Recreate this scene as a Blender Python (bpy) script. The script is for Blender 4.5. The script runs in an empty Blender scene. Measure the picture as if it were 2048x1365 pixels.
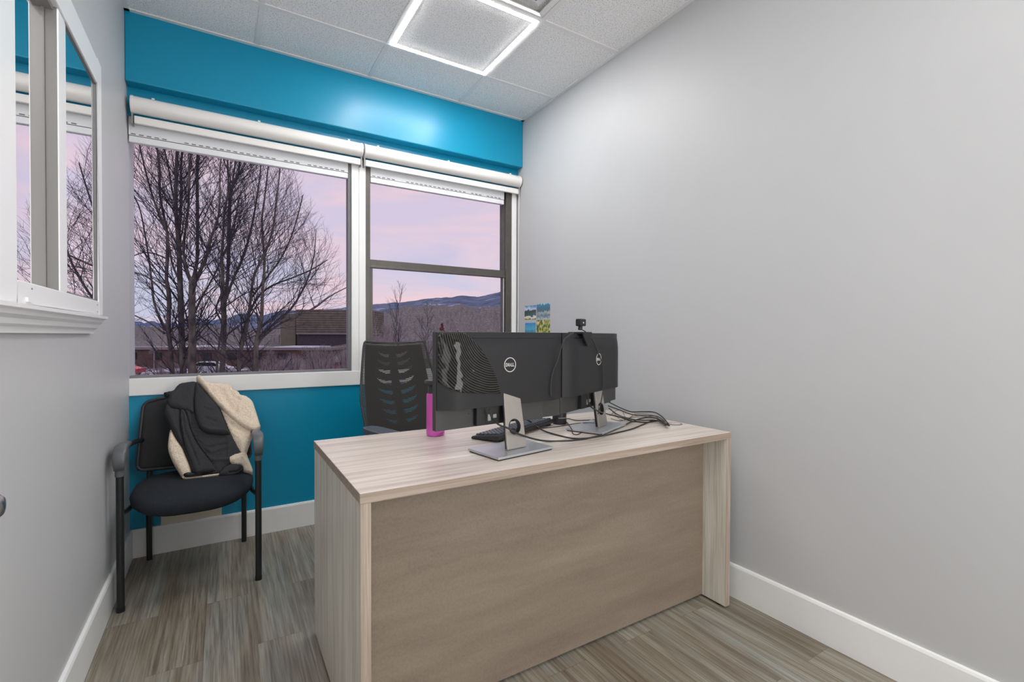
import bpy, bmesh, math, random
from mathutils import Vector, Matrix, noise
from mathutils.geometry import delaunay_2d_cdt
PI = math.pi
SC = bpy.context.scene
COL = SC.collection
R = math.radians

# ------------------------------------------------------------------ camera maths (measured from the photograph)
CAM = Vector((-1.9195, -3.0789, 1.1431)); YAW, PIT, ROL, FPX = R(31.3103), R(-0.6496), R(0.1671), 952.83
FW = Vector((math.sin(YAW)*math.cos(PIT), math.cos(YAW)*math.cos(PIT), math.sin(PIT)))
RT = Vector((math.cos(YAW), -math.sin(YAW), 0)); UP = RT.cross(FW)
RT2 = RT*math.cos(ROL)+UP*math.sin(ROL); UP2 = -RT*math.sin(ROL)+UP*math.cos(ROL)
def ray(u, v): return FW+RT2*((u-1024)/FPX)-UP2*((v-682.5)/FPX)
def un(u, v, ax, c):
    d = ray(u, v); i = 'xyz'.index(ax); t = (c-CAM[i])/d[i]; return CAM+d*t
def und(u, v, dist): return CAM+ray(u, v)*dist
def unpl(u, v, p0, n):
    d = ray(u, v); t = (p0-CAM).dot(n)/d.dot(n); return CAM+d*t
def proj(p):
    d = p-CAM; return 1024+FPX*d.dot(RT2)/d.dot(FW), 682.5-FPX*d.dot(UP2)/d.dot(FW)

# ------------------------------------------------------------------ helpers
def lin(r, g, b):
    f = lambda c: (c/255/12.92) if c/255 <= .04045 else ((c/255+.055)/1.055)**2.4
    return (f(r), f(g), f(b), 1)
class NT:
    def __init__(s, name):
        s.m = bpy.data.materials.new(name); s.m.use_nodes = True; s.t = s.m.node_tree; s.n = s.t.nodes
        s.b = s.n['Principled BSDF']; s.out = s.n['Material Output']
    def N(s, typ, ins=None, **kw):
        nd = s.n.new(typ)
        for k, v in kw.items(): setattr(nd, k, v)
        for k, v in (ins or {}).items():
            if hasattr(v, 'links') or isinstance(v, bpy.types.NodeSocket): s.t.links.new(v, nd.inputs[k])
            else: nd.inputs[k].default_value = v
        return nd
    def L(s, a, b): s.t.links.new(a, b)
    def coord(s, scale=(1, 1, 1), rot=(0, 0, 0), src='Object'):
        c = s.N('ShaderNodeTexCoord'); return s.N('ShaderNodeMapping', {'Vector': c.outputs[src], 'Scale': scale, 'Rotation': rot}).outputs[0]
    def ramp(s, fac, stops):
        r = s.N('ShaderNodeValToRGB', {'Fac': fac}); e = r.color_ramp.elements
        while len(e) < len(stops): e.new(.5)
        for i, (p, c) in enumerate(stops): e[i].position = p; e[i].color = c
        return r.outputs[0]
    def bump(s, h, st=.2, d=.002):
        b = s.N('ShaderNodeBump', {'Height': h, 'Strength': st, 'Distance': d}); s.L(b.outputs[0], s.b.inputs['Normal'])
def mat(name, col, rough=.5, metal=0, spec=.5, var=0, vscale=30, bump=0, bscale=200, bdist=.001):
    t = NT(name); t.b.inputs['Roughness'].default_value = rough; t.b.inputs['Metallic'].default_value = metal
    t.b.inputs['Specular IOR Level'].default_value = spec
    if var:
        n = t.N('ShaderNodeTexNoise', {'Vector': t.coord(), 'Scale': vscale, 'Detail': 4})
        c2 = tuple(min(1, x*(1+var)) for x in col[:3])+(1,); c1 = tuple(x*(1-var) for x in col[:3])+(1,)
        t.L(t.ramp(n.outputs[0], [(.3, c1), (.7, c2)]), t.b.inputs['Base Color'])
    else: t.b.inputs['Base Color'].default_value = col
    if bump:
        n = t.N('ShaderNodeTexNoise', {'Vector': t.coord(), 'Scale': bscale, 'Detail': 3}); t.bump(n.outputs[0], bump, bdist)
    return t.m

def wmat(o):
    M = Matrix.Identity(4)
    while o is not None: M = o.matrix_basis @ M; o = o.parent
    return M
class MB:
    def __init__(s): s.bm = bmesh.new()
    def box(s, a, b, M=None):
        v = [s.bm.verts.new(Vector((x, y, z)) if M is None else M @ Vector((x, y, z))) for x in (a[0], b[0]) for y in (a[1], b[1]) for z in (a[2], b[2])]
        for f in ((0, 1, 3, 2), (4, 6, 7, 5), (0, 4, 5, 1), (2, 3, 7, 6), (0, 2, 6, 4), (1, 5, 7, 3)): s.bm.faces.new([v[i] for i in f])
        return s
    def frustum(s, a, b, a2, b2, z0, z1, M=None):   # rect a-b at z0, rect a2-b2 at z1
        P = [(a[0], a[1], z0), (b[0], a[1], z0), (b[0], b[1], z0), (a[0], b[1], z0), (a2[0], a2[1], z1), (b2[0], a2[1], z1), (b2[0], b2[1], z1), (a2[0], b2[1], z1)]
        v = [s.bm.verts.new(Vector(p) if M is None else M @ Vector(p)) for p in P]
        for f in ((3, 2, 1, 0), (4, 5, 6, 7), (0, 1, 5, 4), (1, 2, 6, 5), (2, 3, 7, 6), (3, 0, 4, 7)): s.bm.faces.new([v[i] for i in f])
        return s
    def tube(s, pts, r, n=8, caps=True, ell=None):
        pts = [Vector(p) for p in pts]; rings = []; N = len(pts)
        rr = r if isinstance(r, (list, tuple)) else [r]*N
        ref = None
        for i, p in enumerate(pts):
            d = (pts[min(i+1, N-1)]-pts[max(i-1, 0)])
            if d.length < 1e-9: d = Vector((0, 0, 1))
            d.normalize()
            if ref is None:
                ref = Vector((0, 0, 1)) if abs(d.z) < .9 else Vector((1, 0, 0))
            x = ref-d*ref.dot(d)
            if x.length < 1e-6: x = d.orthogonal()
            x.normalize(); y = d.cross(x); ref = x
            ex, ey = (1, 1) if ell is None else ell
            rings.append([s.bm.verts.new(p+(x*math.cos(2*PI*k/n)*ex+y*math.sin(2*PI*k/n)*ey)*rr[i]) for k in range(n)])
        for a, b in zip(rings, rings[1:]):
            for k in range(n): s.bm.faces.new((a[k], a[(k+1) % n], b[(k+1) % n], b[k]))
        if caps: s.bm.faces.new(rings[0][::-1]); s.bm.faces.new(rings[-1])
        return s
    def lathe(s, prof, c=(0, 0, 0), n=32, M=None):  # prof (r,z)
        c = Vector(c); rings = []
        for r, z in prof:
            if r < 1e-6: p = c+Vector((0, 0, z)); rings.append([s.bm.verts.new(p if M is None else M @ p)]*n)
            else:
                ring = []
                for k in range(n):
                    p = c+Vector((r*math.cos(2*PI*k/n), r*math.sin(2*PI*k/n), z)); ring.append(s.bm.verts.new(p if M is None else M @ p))
                rings.append(ring)
        for a, b in zip(rings, rings[1:]):
            for k in range(n):
                vs = []
                for v in (a[k], a[(k+1) % n], b[(k+1) % n], b[k]):
                    if v not in vs: vs.append(v)
                if len(vs) > 2: s.bm.faces.new(vs)
        return s
    def prism(s, poly, z0, z1, M=None, holes=(), step=None):
        # polygon (with holes) in local xy extruded z0..z1 ; M maps local to world
        pts = []; edges = []
        for L in [poly]+list(holes):
            b = len(pts); pts += [Vector(p) for p in L]; edges += [(b+i, b+(i+1) % len(L)) for i in range(len(L))]
        v, e, f, *_ = delaunay_2d_cdt(pts, edges, [], 2 if holes else 1, 1e-7)
        if holes:
            def inside(p, L):
                c = False
                for i in range(len(L)):
                    x1, y1 = L[i]; x2, y2 = L[i-1]
                    if (y1 > p[1]) != (y2 > p[1]) and p[0] < (x2-x1)*(p[1]-y1)/(y2-y1)+x1: c = not c
                return c
            def keep(t):
                c = sum((v[i] for i in t), Vector((0, 0)))/len(t)
                return inside(c, poly) and not any(inside(c, h) for h in holes)
            f = [t for t in f if keep(t)]
        T = (lambda p: p) if M is None else (lambda p: M @ p)
        lo = [s.bm.verts.new(T(Vector((p[0], p[1], z0)))) for p in v]; hi = [s.bm.verts.new(T(Vector((p[0], p[1], z1)))) for p in v]
        cnt = {}
        for t in f:
            s.bm.faces.new([hi[i] for i in t]); s.bm.faces.new([lo[i] for i in t][::-1])
            for i in range(len(t)):
                a, b = t[i], t[(i+1) % len(t)]; cnt[(a, b)] = 1
        for (a, b) in cnt:
            if (b, a) not in cnt: s.bm.faces.new((lo[a], lo[b], hi[b], hi[a]))
        return s
    def build(s, name, m, parent=None, local=False, smooth=False, bevel=0, seg=2, sub=0):
        me = bpy.data.meshes.new(name)
        bmesh.ops.remove_doubles(s.bm, verts=s.bm.verts, dist=1e-6)
        loose = [v for v in s.bm.verts if not v.link_faces]
        if loose: bmesh.ops.delete(s.bm, geom=loose, context='VERTS')
        bmesh.ops.recalc_face_normals(s.bm, faces=s.bm.faces); s.bm.to_mesh(me); s.bm.free()
        o = bpy.data.objects.new(name, me); COL.objects.link(o)
        if parent is not None:
            o.parent = parent
            if not local: me.transform(wmat(parent).inverted())
        me.materials.append(m)
        if smooth:
            me.polygons.foreach_set('use_smooth', [True]*len(me.polygons))
            if smooth != 'all':
                try: me.set_sharp_from_angle(angle=R(40))
                except Exception: pass
        if bevel:
            b = o.modifiers.new('bevel', 'BEVEL'); b.width = bevel; b.segments = seg; b.limit_method = 'ANGLE'; b.angle_limit = R(40)
        if sub: u = o.modifiers.new('sub', 'SUBSURF'); u.levels = u.render_levels = sub
        return o
def tag(o, label=None, cat=None, group=None, kind=None):
    for k, v in (('label', label), ('category', cat), ('group', group), ('kind', kind)):
        if v: o[k] = v
    return o
def thing(name, loc, label, cat, rz=0, group=None):
    o = bpy.data.objects.new(name, None); COL.objects.link(o); o.location = loc; o.rotation_euler = (0, 0, rz); o.empty_display_size = .1
    return tag(o, label, cat, group)
def struct(o): o['kind'] = 'structure'; return o
def copy_tree(o, parent=None):
    c = o.copy(); COL.objects.link(c); c.parent = parent
    for ch in list(o.children): copy_tree(ch, c)
    return c
def catmull(P, n=6, closed=False):
    P = [Vector(p) for p in P]; N = len(P); out = []
    for i in range(N if closed else N-1):
        g = (lambda k: P[k % N]) if closed else (lambda k: P[max(0, min(N-1, k))])
        a, b, c, d = g(i-1), g(i), g(i+1), g(i+2)
        for k in range(n):
            t = k/n
            out.append(.5*((2*b)+(c-a)*t+(2*a-5*b+4*c-d)*t*t+(3*b-a-3*c+d)*t**3))
    if not closed: out.append(P[-1])
    return out

# ------------------------------------------------------------------ materials
M = {}
def wallmat(name, c, rough):
    t = NT(name); t.b.inputs['Roughness'].default_value = rough; t.b.inputs['Specular IOR Level'].default_value = .5 if 'blue' in name else .35
    n = t.N('ShaderNodeTexNoise', {'Vector': t.coord(), 'Scale': 2.2, 'Detail': 3})
    t.L(t.ramp(n.outputs[0], [(.3, tuple(x*.97 for x in c[:3])+(1,)), (.7, c)]), t.b.inputs['Base Color'])
    n2 = t.N('ShaderNodeTexNoise', {'Vector': t.coord(), 'Scale': 260, 'Detail': 2}); t.bump(n2.outputs[0], .08, .0006)
    return t.m
M['wall'] = wallmat('grey_wall_paint', lin(196, 196, 197), .45)
M['blue'] = wallmat('teal_blue_wall_paint', lin(0, 143, 180), .33)
M['white'] = mat('white_trim_paint', lin(240, 240, 239), .35, var=.02, vscale=5)
M['vinyl'] = mat('white_window_vinyl', lin(238, 238, 238), .3)
M['bead'] = mat('grey_glazing_bead', lin(120, 120, 122), .5)
M['bronze'] = mat('bronze_window_aluminium', lin(92, 88, 84), .4, metal=.3, var=.1, vscale=20)
M['alu'] = mat('grey_aluminium_track', lin(150, 148, 146), .4, metal=.4)
M['shade'] = mat('white_shade_casing', lin(238, 235, 232), .22)
M['blindw'] = mat('white_blind_vinyl', lin(232, 233, 236), .4)
M['slot'] = mat('dark_slot', lin(120, 120, 124), .6)
def tile():
    t = NT('acoustic_ceiling_tile'); t.b.inputs['Roughness'].default_value = .9
    v = t.coord()
    n = t.N('ShaderNodeTexNoise', {'Vector': v, 'Scale': 190, 'Detail': 2, 'Roughness': .5})
    n2 = t.N('ShaderNodeTexVoronoi', {'Vector': v, 'Scale': 75})
    a = t.ramp(n.outputs[0], [(.33, lin(176, 176, 176)), (.45, lin(244, 243, 242))])
    b = t.ramp(n2.outputs[0], [(.05, lin(165, 165, 165)), (.13, (1, 1, 1, 1))])
    mx = t.N('ShaderNodeMixRGB', {'Fac': .8, 'Color1': a, 'Color2': b}, blend_type='MULTIPLY'); t.L(mx.outputs[0], t.b.inputs['Base Color'])
    t.bump(n.outputs[0], .3, .001); return t.m
M['tile'] = tile()
M['tee'] = mat('white_ceiling_tee', lin(232, 231, 230), .5)
def planks():
    t = NT('vinyl_plank_floor'); t.b.inputs['Roughness'].default_value = .38
    c = t.N('ShaderNodeTexCoord'); mp = t.N('ShaderNodeMapping', {'Vector': c.outputs['Object'], 'Rotation': (0, 0, PI/2)})
    def brick(c1, c2, mortar):
        return t.N('ShaderNodeTexBrick', {'Vector': mp.outputs[0], 'Color1': c1, 'Color2': c2, 'Mortar': mortar, 'Scale': 1.0, 'Mortar Size': .0006, 'Mortar Smooth': .1, 'Bias': 0, 'Brick Width': 1.1, 'Row Height': .165}, offset=.37, offset_frequency=2)
    br = brick((0, 0, 0, 1), (1, 1, 1, 1), (.5, .5, .5, 1))
    # per-plank offset of the grain
    off = t.N('ShaderNodeVectorMath', {0: br.outputs[0], 1: (7.3, 3.1, 5.7)}, operation='MULTIPLY')
    add = t.N('ShaderNodeVectorMath', {0: c.outputs['Object'], 1: off.outputs[0]}, operation='ADD')
    m2 = t.N('ShaderNodeMapping', {'Vector': add.outputs[0], 'Scale': (46, 1.1, 1)})
    g = t.N('ShaderNodeTexNoise', {'Vector': m2.outputs[0], 'Scale': 1.0, 'Detail': 6, 'Roughness': .62, 'Distortion': .4})
    m3 = t.N('ShaderNodeMapping', {'Vector': add.outputs[0], 'Scale': (9, 1.0, 1)})
    g2 = t.N('ShaderNodeTexNoise', {'Vector': m3.outputs[0], 'Scale': 1.4, 'Detail': 3})
    m4 = t.N('ShaderNodeMapping', {'Vector': add.outputs[0], 'Scale': (160, 5, 1)})
    g3 = t.N('ShaderNodeTexNoise', {'Vector': m4.outputs[0], 'Scale': 1.0, 'Detail': 3})
    col = t.ramp(g.outputs[0], [(.28, lin(134, 127, 117)), (.45, lin(162, 156, 146)), (.58, lin(178, 174, 166)), (.75, lin(200, 199, 194))])
    col2 = t.ramp(g2.outputs[0], [(.35, lin(192, 178, 162)), (.5, lin(226, 221, 212)), (.68, lin(208, 214, 216))])
    x = t.N('ShaderNodeMixRGB', {'Fac': .75, 'Color1': col, 'Color2': col2}, blend_type='MULTIPLY')
    tint = t.ramp(br.outputs[0], [(0, lin(226, 222, 214)), (1, lin(255, 255, 253))])
    x2 = t.N('ShaderNodeMixRGB', {'Fac': .8, 'Color1': x.outputs[0], 'Color2': tint}, blend_type='MULTIPLY')
    fine = t.ramp(g3.outputs[0], [(.38, lin(178, 172, 166)), (.55, (1, 1, 1, 1))])
    x3 = t.N('ShaderNodeMixRGB', {'Fac': .55, 'Color1': x2.outputs[0], 'Color2': fine}, blend_type='MULTIPLY')
    x4 = t.N('ShaderNodeMixRGB', {'Fac': br.outputs[1], 'Color1': x3.outputs[0], 'Color2': lin(92, 86, 80)})
    t.L(x4.outputs[0], t.b.inputs['Base Color']); t.bump(g3.outputs[0], .12, .0008); return t.m
M['floor'] = planks()
def laminate(name, axis, c1, c2, c3):
    t = NT(name); t.b.inputs['Roughness'].default_value = .36
    s = {'x': (1.6, 45, 45), 'z': (45, 45, 1.6), 'y': (45, 1.6, 45)}[axis]; s2 = {'x': (5, 230, 230), 'z': (230, 230, 5), 'y': (230, 5, 230)}[axis]
    g = t.N('ShaderNodeTexNoise', {'Vector': t.coord(s), 'Scale': 1, 'Detail': 4, 'Roughness': .55, 'Distortion': .3})
    g2 = t.N('ShaderNodeTexNoise', {'Vector': t.coord(s2), 'Scale': 1, 'Detail': 2})
    a = t.ramp(g.outputs[0], [(.3, c1), (.5, c2), (.7, c3)]); b = t.ramp(g2.outputs[0], [(.36, lin(205, 200, 196)), (.5, (1, 1, 1, 1))])
    x = t.N('ShaderNodeMixRGB', {'Fac': .45, 'Color1': a, 'Color2': b}, blend_type='MULTIPLY'); t.L(x.outputs[0], t.b.inputs['Base Color']); t.bump(g2.outputs[0], .06, .0005)
    return t.m
LA = (lin(192, 178, 166), lin(212, 200, 190), lin(224, 215, 206))
M['lam_x'] = laminate('pale_oak_laminate_top', 'x', *LA)
M['lam_z'] = laminate('pale_oak_laminate_side', 'z', lin(192, 186, 172), lin(214, 209, 197), lin(228, 224, 214))
def mod():
    t = NT('taupe_modesty_laminate'); t.b.inputs['Roughness'].default_value = .42
    g = t.N('ShaderNodeTexNoise', {'Vector': t.coord((1.3, 1, 9), (0, R(9), 0)), 'Scale': 1.8, 'Detail': 5, 'Roughness': .55})
    g2 = t.N('ShaderNodeTexNoise', {'Vector': t.coord(), 'Scale': 120, 'Detail': 4, 'Roughness': .7})
    a = t.ramp(g.outputs[0], [(.3, lin(130, 116, 102)), (.7, lin(148, 134, 119))]); b = t.ramp(g2.outputs[0], [(.35, lin(234, 232, 230)), (.6, (1, 1, 1, 1))])
    x = t.N('ShaderNodeMixRGB', {'Fac': .8, 'Color1': a, 'Color2': b}, blend_type='MULTIPLY'); t.L(x.outputs[0], t.b.inputs['Base Color']); return t.m
M['mod'] = mod()
M['edge'] = laminate('darker_edge_band', 'x', lin(146, 129, 114), lin(164, 147, 132), lin(180, 164, 150))
M['edgez'] = laminate('darker_edge_band_upright', 'z', lin(156, 140, 126), lin(176, 160, 146), lin(190, 176, 162))
M['blk'] = mat('black_plastic', lin(46, 46, 49), .45, var=.08, bump=.1, bscale=500, bdist=.0004)
M['blkd'] = mat('dark_plastic', lin(24, 24, 26), .5)
M['moni'] = mat('monitor_back_plastic', lin(34, 33, 36), .5, var=.05, spec=.35, vscale=60, bump=.15, bscale=900, bdist=.0002)
M['monl'] = mat('monitor_lower_plastic', lin(56, 56, 56), .5)
M['frame'] = mat('black_powder_coated_steel', lin(30, 32, 33), .42)
M['armp'] = mat('grey_black_arm_plastic', lin(92, 95, 99), .36)
M['mousepad'] = mat('arm_pad_plastic', lin(84, 92, 102), .35)
M['silver'] = mat('brushed_stand_metal', lin(176, 170, 164), .34, metal=.75, var=.03, vscale=60)
M['basem'] = mat('stand_base_metal', lin(186, 189, 194), .32, metal=.6)
M['logo'] = mat('light_grey_logo', lin(205, 203, 200), .4)
M['cable'] = mat('black_cable_rubber', lin(42, 41, 38), .45)
M['cableg'] = mat('grey_thin_cable', lin(84, 82, 76), .45)
M['key'] = mat('keycap_plastic', lin(64, 70, 78), .3)
M['nickel'] = mat('brushed_nickel', lin(190, 188, 186), .25, metal=1)
M['screen'] = mat('dark_screen_glass', lin(10, 10, 12), .1)
M['putty'] = mat('cream_unpainted_wall', lin(214, 206, 186), .6)
def fabric(name, c, scale, hi, rough=.95):
    t = NT(name); t.b.inputs['Roughness'].default_value = rough; t.b.inputs['Specular IOR Level'].default_value = .15
    n = t.N('ShaderNodeTexNoise', {'Vector': t.coord(), 'Scale': scale, 'Detail': 4, 'Roughness': .7})
    t.L(t.ramp(n.outputs[0], [(.3, c), (.72, hi)]), t.b.inputs['Base Color']); t.bump(n.outputs[0], .5, .0015); return t.m
M['seatf'] = fabric('black_seat_fabric', lin(30, 33, 38), 500, lin(54, 58, 64))
M['coat'] = fabric('charcoal_jacket_cloth', lin(42, 43, 45), 420, lin(72, 72, 75))
def fleece():
    t = NT('cream_sherpa_fleece'); t.b.inputs['Roughness'].default_value = 1; t.b.inputs['Specular IOR Level'].default_value = .1
    n = t.N('ShaderNodeTexNoise', {'Vector': t.coord(), 'Scale': 210, 'Detail': 3, 'Roughness': .6})
    t.L(t.ramp(n.outputs[0], [(.3, lin(206, 186, 162)), (.6, lin(240, 224, 204))]), t.b.inputs['Base Color']); t.bump(n.outputs[0], .9, .004); return t.m
M['fleece'] = fleece()
def meshfab(name, c, period, axis, dens, rough=.8):
    # woven net: real see-through gaps between threads
    t = NT(name); t.b.inputs['Base Color'].default_value = c; t.b.inputs['Roughness'].default_value = rough
    sx = t.N('ShaderNodeSeparateXYZ', {'Vector': t.coord()})
    def wave(out, p): 
        a = t.N('ShaderNodeMath', {0: out, 1: 2*PI/p}, operation='MULTIPLY'); return t.N('ShaderNodeMath', {0: a.outputs[0]}, operation='SINE').outputs[0]
    w1 = wave(sx.outputs['XYZ'.index(axis)], period)
    gap = t.N('ShaderNodeMath', {0: w1, 1: dens}, operation='GREATER_THAN').outputs[0]
    tr = t.N('ShaderNodeBsdfTransparent'); mx = t.N('ShaderNodeMixShader', {0: gap, 1: t.b.outputs[0], 2: tr.outputs[0]}); t.L(mx.outputs[0], t.out.inputs[0]); return t.m
M['netv'] = meshfab('guest_chair_net', lin(44, 45, 47), .0048, 'X', .975)
M['neth'] = meshfab('office_chair_net', lin(54, 52, 49), .0062, 'Z', .62)
def glass(name, refl, tint=(1, 1, 1, 1), rough=0, f=1.5):
    t = NT(name); t.n.remove(t.b)
    tr = t.N('ShaderNodeBsdfTransparent', {'Color': tint}); gl = t.N('ShaderNodeBsdfGlossy', {'Color': (1, 1, 1, 1), 'Roughness': rough})
    fr = t.N('ShaderNodeFresnel', {'IOR': f}); m = t.N('ShaderNodeMath', {0: fr.outputs[0], 1: refl[0]}, operation='MULTIPLY')
    m2 = t.N('ShaderNodeMath', {0: m.outputs[0], 1: refl[1]}, operation='ADD', use_clamp=True)
    mx = t.N('ShaderNodeMixShader', {0: m2.outputs[0], 1: tr.outputs[0], 2: gl.outputs[0]}); t.L(mx.outputs[0], t.out.inputs[0]); return t.m
M['glass'] = glass('window_glass', (.03, 0), (.98, .985, .985, 1), rough=.3)
M['mirrorglass'] = glass('coated_interior_glass', (1.2, .62), (.75, .88, .86, 1))
def pink():
    t = NT('translucent_pink_plastic'); b = t.b
    b.inputs['Base Color'].default_value = (1.0, .22, .78, 1); b.inputs['Roughness'].default_value = .08
    b.inputs['Transmission Weight'].default_value = .6; b.inputs['IOR'].default_value = 1.35
    return t.m
M['pink'] = pink()
def emit(name, c, s):
    t = NT(name); t.n.remove(t.b); e = t.N('ShaderNodeEmission', {'Color': c, 'Strength': s}); t.L(e.outputs[0], t.out.inputs[0]); return t.m
M['led'] = emit('led_strip_light', (1, .995, .985, 1), 92)

# ------------------------------------------------------------------ room
W, H, YB = 2.3255, 2.7425, -4.3
struct(MB().box((-W-.2, YB-.2, -.12), (.2, .25, 0)).build('floor', M['floor']))
struct(MB().box((-W-.2, YB-.2, H), (.2, .25, H+.12)).build('ceiling', M['tile']))
struct(MB().box((0, YB, 0), (.15, .2, H)).build('wall_right', M['wall']))
struct(MB().box((-W, YB-.15, 0), (0, YB, H)).build('wall_rear', M['wall']))
# left wall with the opening of the sliding window
wl = MB(); y0, y1, z0, z1 = -1.72, -.80, 1.225, 2.10
wl.box((-W-.15, YB, 0), (-W, .2, z0)); wl.box((-W-.15, YB, z1), (-W, .2, H)); wl.box((-W-.15, YB, z0), (-W, y0, z1)); wl.box((-W-.15, y1, z0), (-W, .2, z1))
struct(wl.build('wall_left', M['wall']))
# back wall: blue under and above the windows
wb = MB(); wb.box((-W, 0, 0), (0, .18, .835)); wb.box((-W, 0, 2.250), (0, .18, H))
struct(wb.build('wall_back', M['blue']))
struct(MB().box((-W, -.073, 2.397), (0, .0, H)).build('trim_1', M['blue'], bevel=.006, seg=3))['label'] = 'blue painted soffit above the windows'
# ceiling grid
tg = MB()
for k in range(0, 4):
    x = -.5283-.61*k
    if x > -W: tg.box((x-.012, YB, H-.004), (x+.012, -.073, H+.01))
for k in range(0, 7):
    y = -.4685-.61*k
    if y > YB: tg.box((-W, y-.012, H-.0045), (0, y+.012, H+.01))
tg.box((-W, -.095, H-.006), (0, -.073, H)); tg.box((-.022, YB, H-.006), (0, -.073, H)); tg.box((-W, YB, H-.006), (-W+.022, -.073, H))
struct(tg.build('trim_2', M['tee']))['label'] = 'white ceiling grid tees'
# baseboards
def bb(name, a, b, nrm):
    m = MB(); a = Vector(a); b = Vector(b); d = (b-a).normalized(); n = Vector(nrm)
    prof = [(0, 0), (.0135, 0), (.0135, .134), (.010, .1425), (.004, .1445), (0, .1445)]
    lo = [m.bm.verts.new(a+n*p+Vector((0, 0, q))) for p, q in prof]; hi = [m.bm.verts.new(b+n*p+Vector((0, 0, q))) for p, q in prof]
    N = len(prof)
    for i in range(N): m.bm.faces.new((lo[i], lo[(i+1) % N], hi[(i+1) % N], hi[i]))
    m.bm.faces.new(lo); m.bm.faces.new(hi[::-1]); return struct(m.build(name, M['white']))
bb('baseboard_back', (-W, 0, 0), (0, 0, 0), (0, -1, 0)); bb('baseboard_right', (0, YB, 0), (0, 0, 0), (-1, 0, 0)); bb('baseboard_left', (-W, YB, 0), (-W, 0, 0), (1, 0, 0)); bb('baseboard_rear', (-W, YB, 0), (0, YB, 0), (0, 1, 0))
# cream unpainted patches low on the blue wall
struct(MB().box((-2.197, -.002, .1445), (-2.02, 0, .20)).box((-2.02, -.003, .1445), (-1.925, 0, .205)).build('trim_3', M['putty']))['label'] = 'cream unpainted patches above the baseboard'

# ------------------------------------------------------------------ windows of the back wall
w1 = struct(thing('window_1', (-1.78, 0, .83), 'large fixed pane window with white frame left of the mullion', 'window'))
m = MB(); m.box((-W, -.012, .830), (-.012, .10, .918)); m.build('window_sill', M['white'], w1, bevel=.003)
m = MB(); m.box((-1.226, -.006, .918), (-1.185, .10, 2.25)); m.box((-1.181, -.006, .918), (-1.139, .10, 2.25)); m.box((-1.188, .0, .918), (-1.178, .10, 2.25)); m.build('window_mullion', M['white'], w1, bevel=.003)
m = MB(); m.box((-1.243, .012, .918), (-1.226, .07, 2.25)); m.box((-W, .022, .918), (-1.226, .07, .930)); m.box((-W, .036, 2.15), (-1.226, .07, 2.25)); m.build('glazing_frame', M['bead'], w1)
MB().box((-W, .035, .93), (-1.243, .039, 2.16)).build('glass_pane', M['glass'], w1)
w2 = struct(thing('window_2', (-.62, 0, .83), 'double hung window in a dark bronze frame right of the mullion', 'window'))
m = MB()
m.box((-1.139, .004, .918), (-1.108, .09, 2.25)); m.box((-.098, .006, .918), (-.05, .09, 2.25)); m.box((-.105, .030, 1.60), (-.088, .09, 2.25)); m.box((-1.139, .01, .918), (-.05, .09, .95)); m.box((-1.139, .04, 2.14), (-.05, .09, 2.25))
m.build('window_frame', M['bronze'], w2, bevel=.002)
m = MB(); m.box((-1.108, .018, 1.590), (-.098, .06, 1.632)); m.box((-1.108, .012, 1.578), (-.098, .05, 1.592)); m.build('meeting_rail', M['bronze'], w2, bevel=.002)
m = MB(); m.box((-1.108, .02, .95), (-1.088, .05, 1.58)); m.box((-.118, .02, .95), (-.098, .05, 1.58)); m.box((-1.088, .02, .95), (-.118, .05, .985)); m.build('lower_sash', M['bronze'], w2, bevel=.0015)
MB().box((-.114, .016, .985), (-.1105, .021, 1.575)).build('sash_balance', M['blindw'], w2)
m = MB(); m.box((-1.088, .036, .985), (-.118, .040, 1.58)); m.box((-1.108, .055, 1.63), (-.098, .059, 2.14)); m.build('glass_pane', M['glass'], w2)
m = MB(); m.box((-.05, -.004, .918), (-.011, .10, 2.25)); m.build('window_trim', M['white'], w2, bevel=.003)
# raised blinds (flat white panel, row of slots, bottom rail)
def blind(x0, x1, label):
    b = thing('raised_blind', ((x0+x1)/2, .02, 2.12), label, 'blind', group='white blinds raised at the top of the back windows')
    m = MB(); m.box((x0, .003, 2.158), (x1, .032, 2.25))
    MB().box((x0, .003, 2.122), (x1, .034, 2.155)).build('bottom_rail', M['blindw'], b, bevel=.004)
    n = int((x1-x0)/.032); random.seed(3)
    for i in range(n):
        if random.random() < .1: continue
        x = x0+.01+i*.032; nf = len(m.bm.faces); m.box((x, .0015, 2.161), (x+.019, .0045, 2.166)); m.bm.faces.ensure_lookup_table()
        for f in m.bm.faces[nf:]: f.material_index = 1
    o = m.build('blind_stack', M['blindw'], b); o.data.materials.append(M['slot'])
    return b
blind(-W+.004, -1.246, 'raised white blind over the wide window left of the mullion')
blind(-1.106, -.118, 'raised white blind over the bronze framed window right of the mullion')
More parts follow.
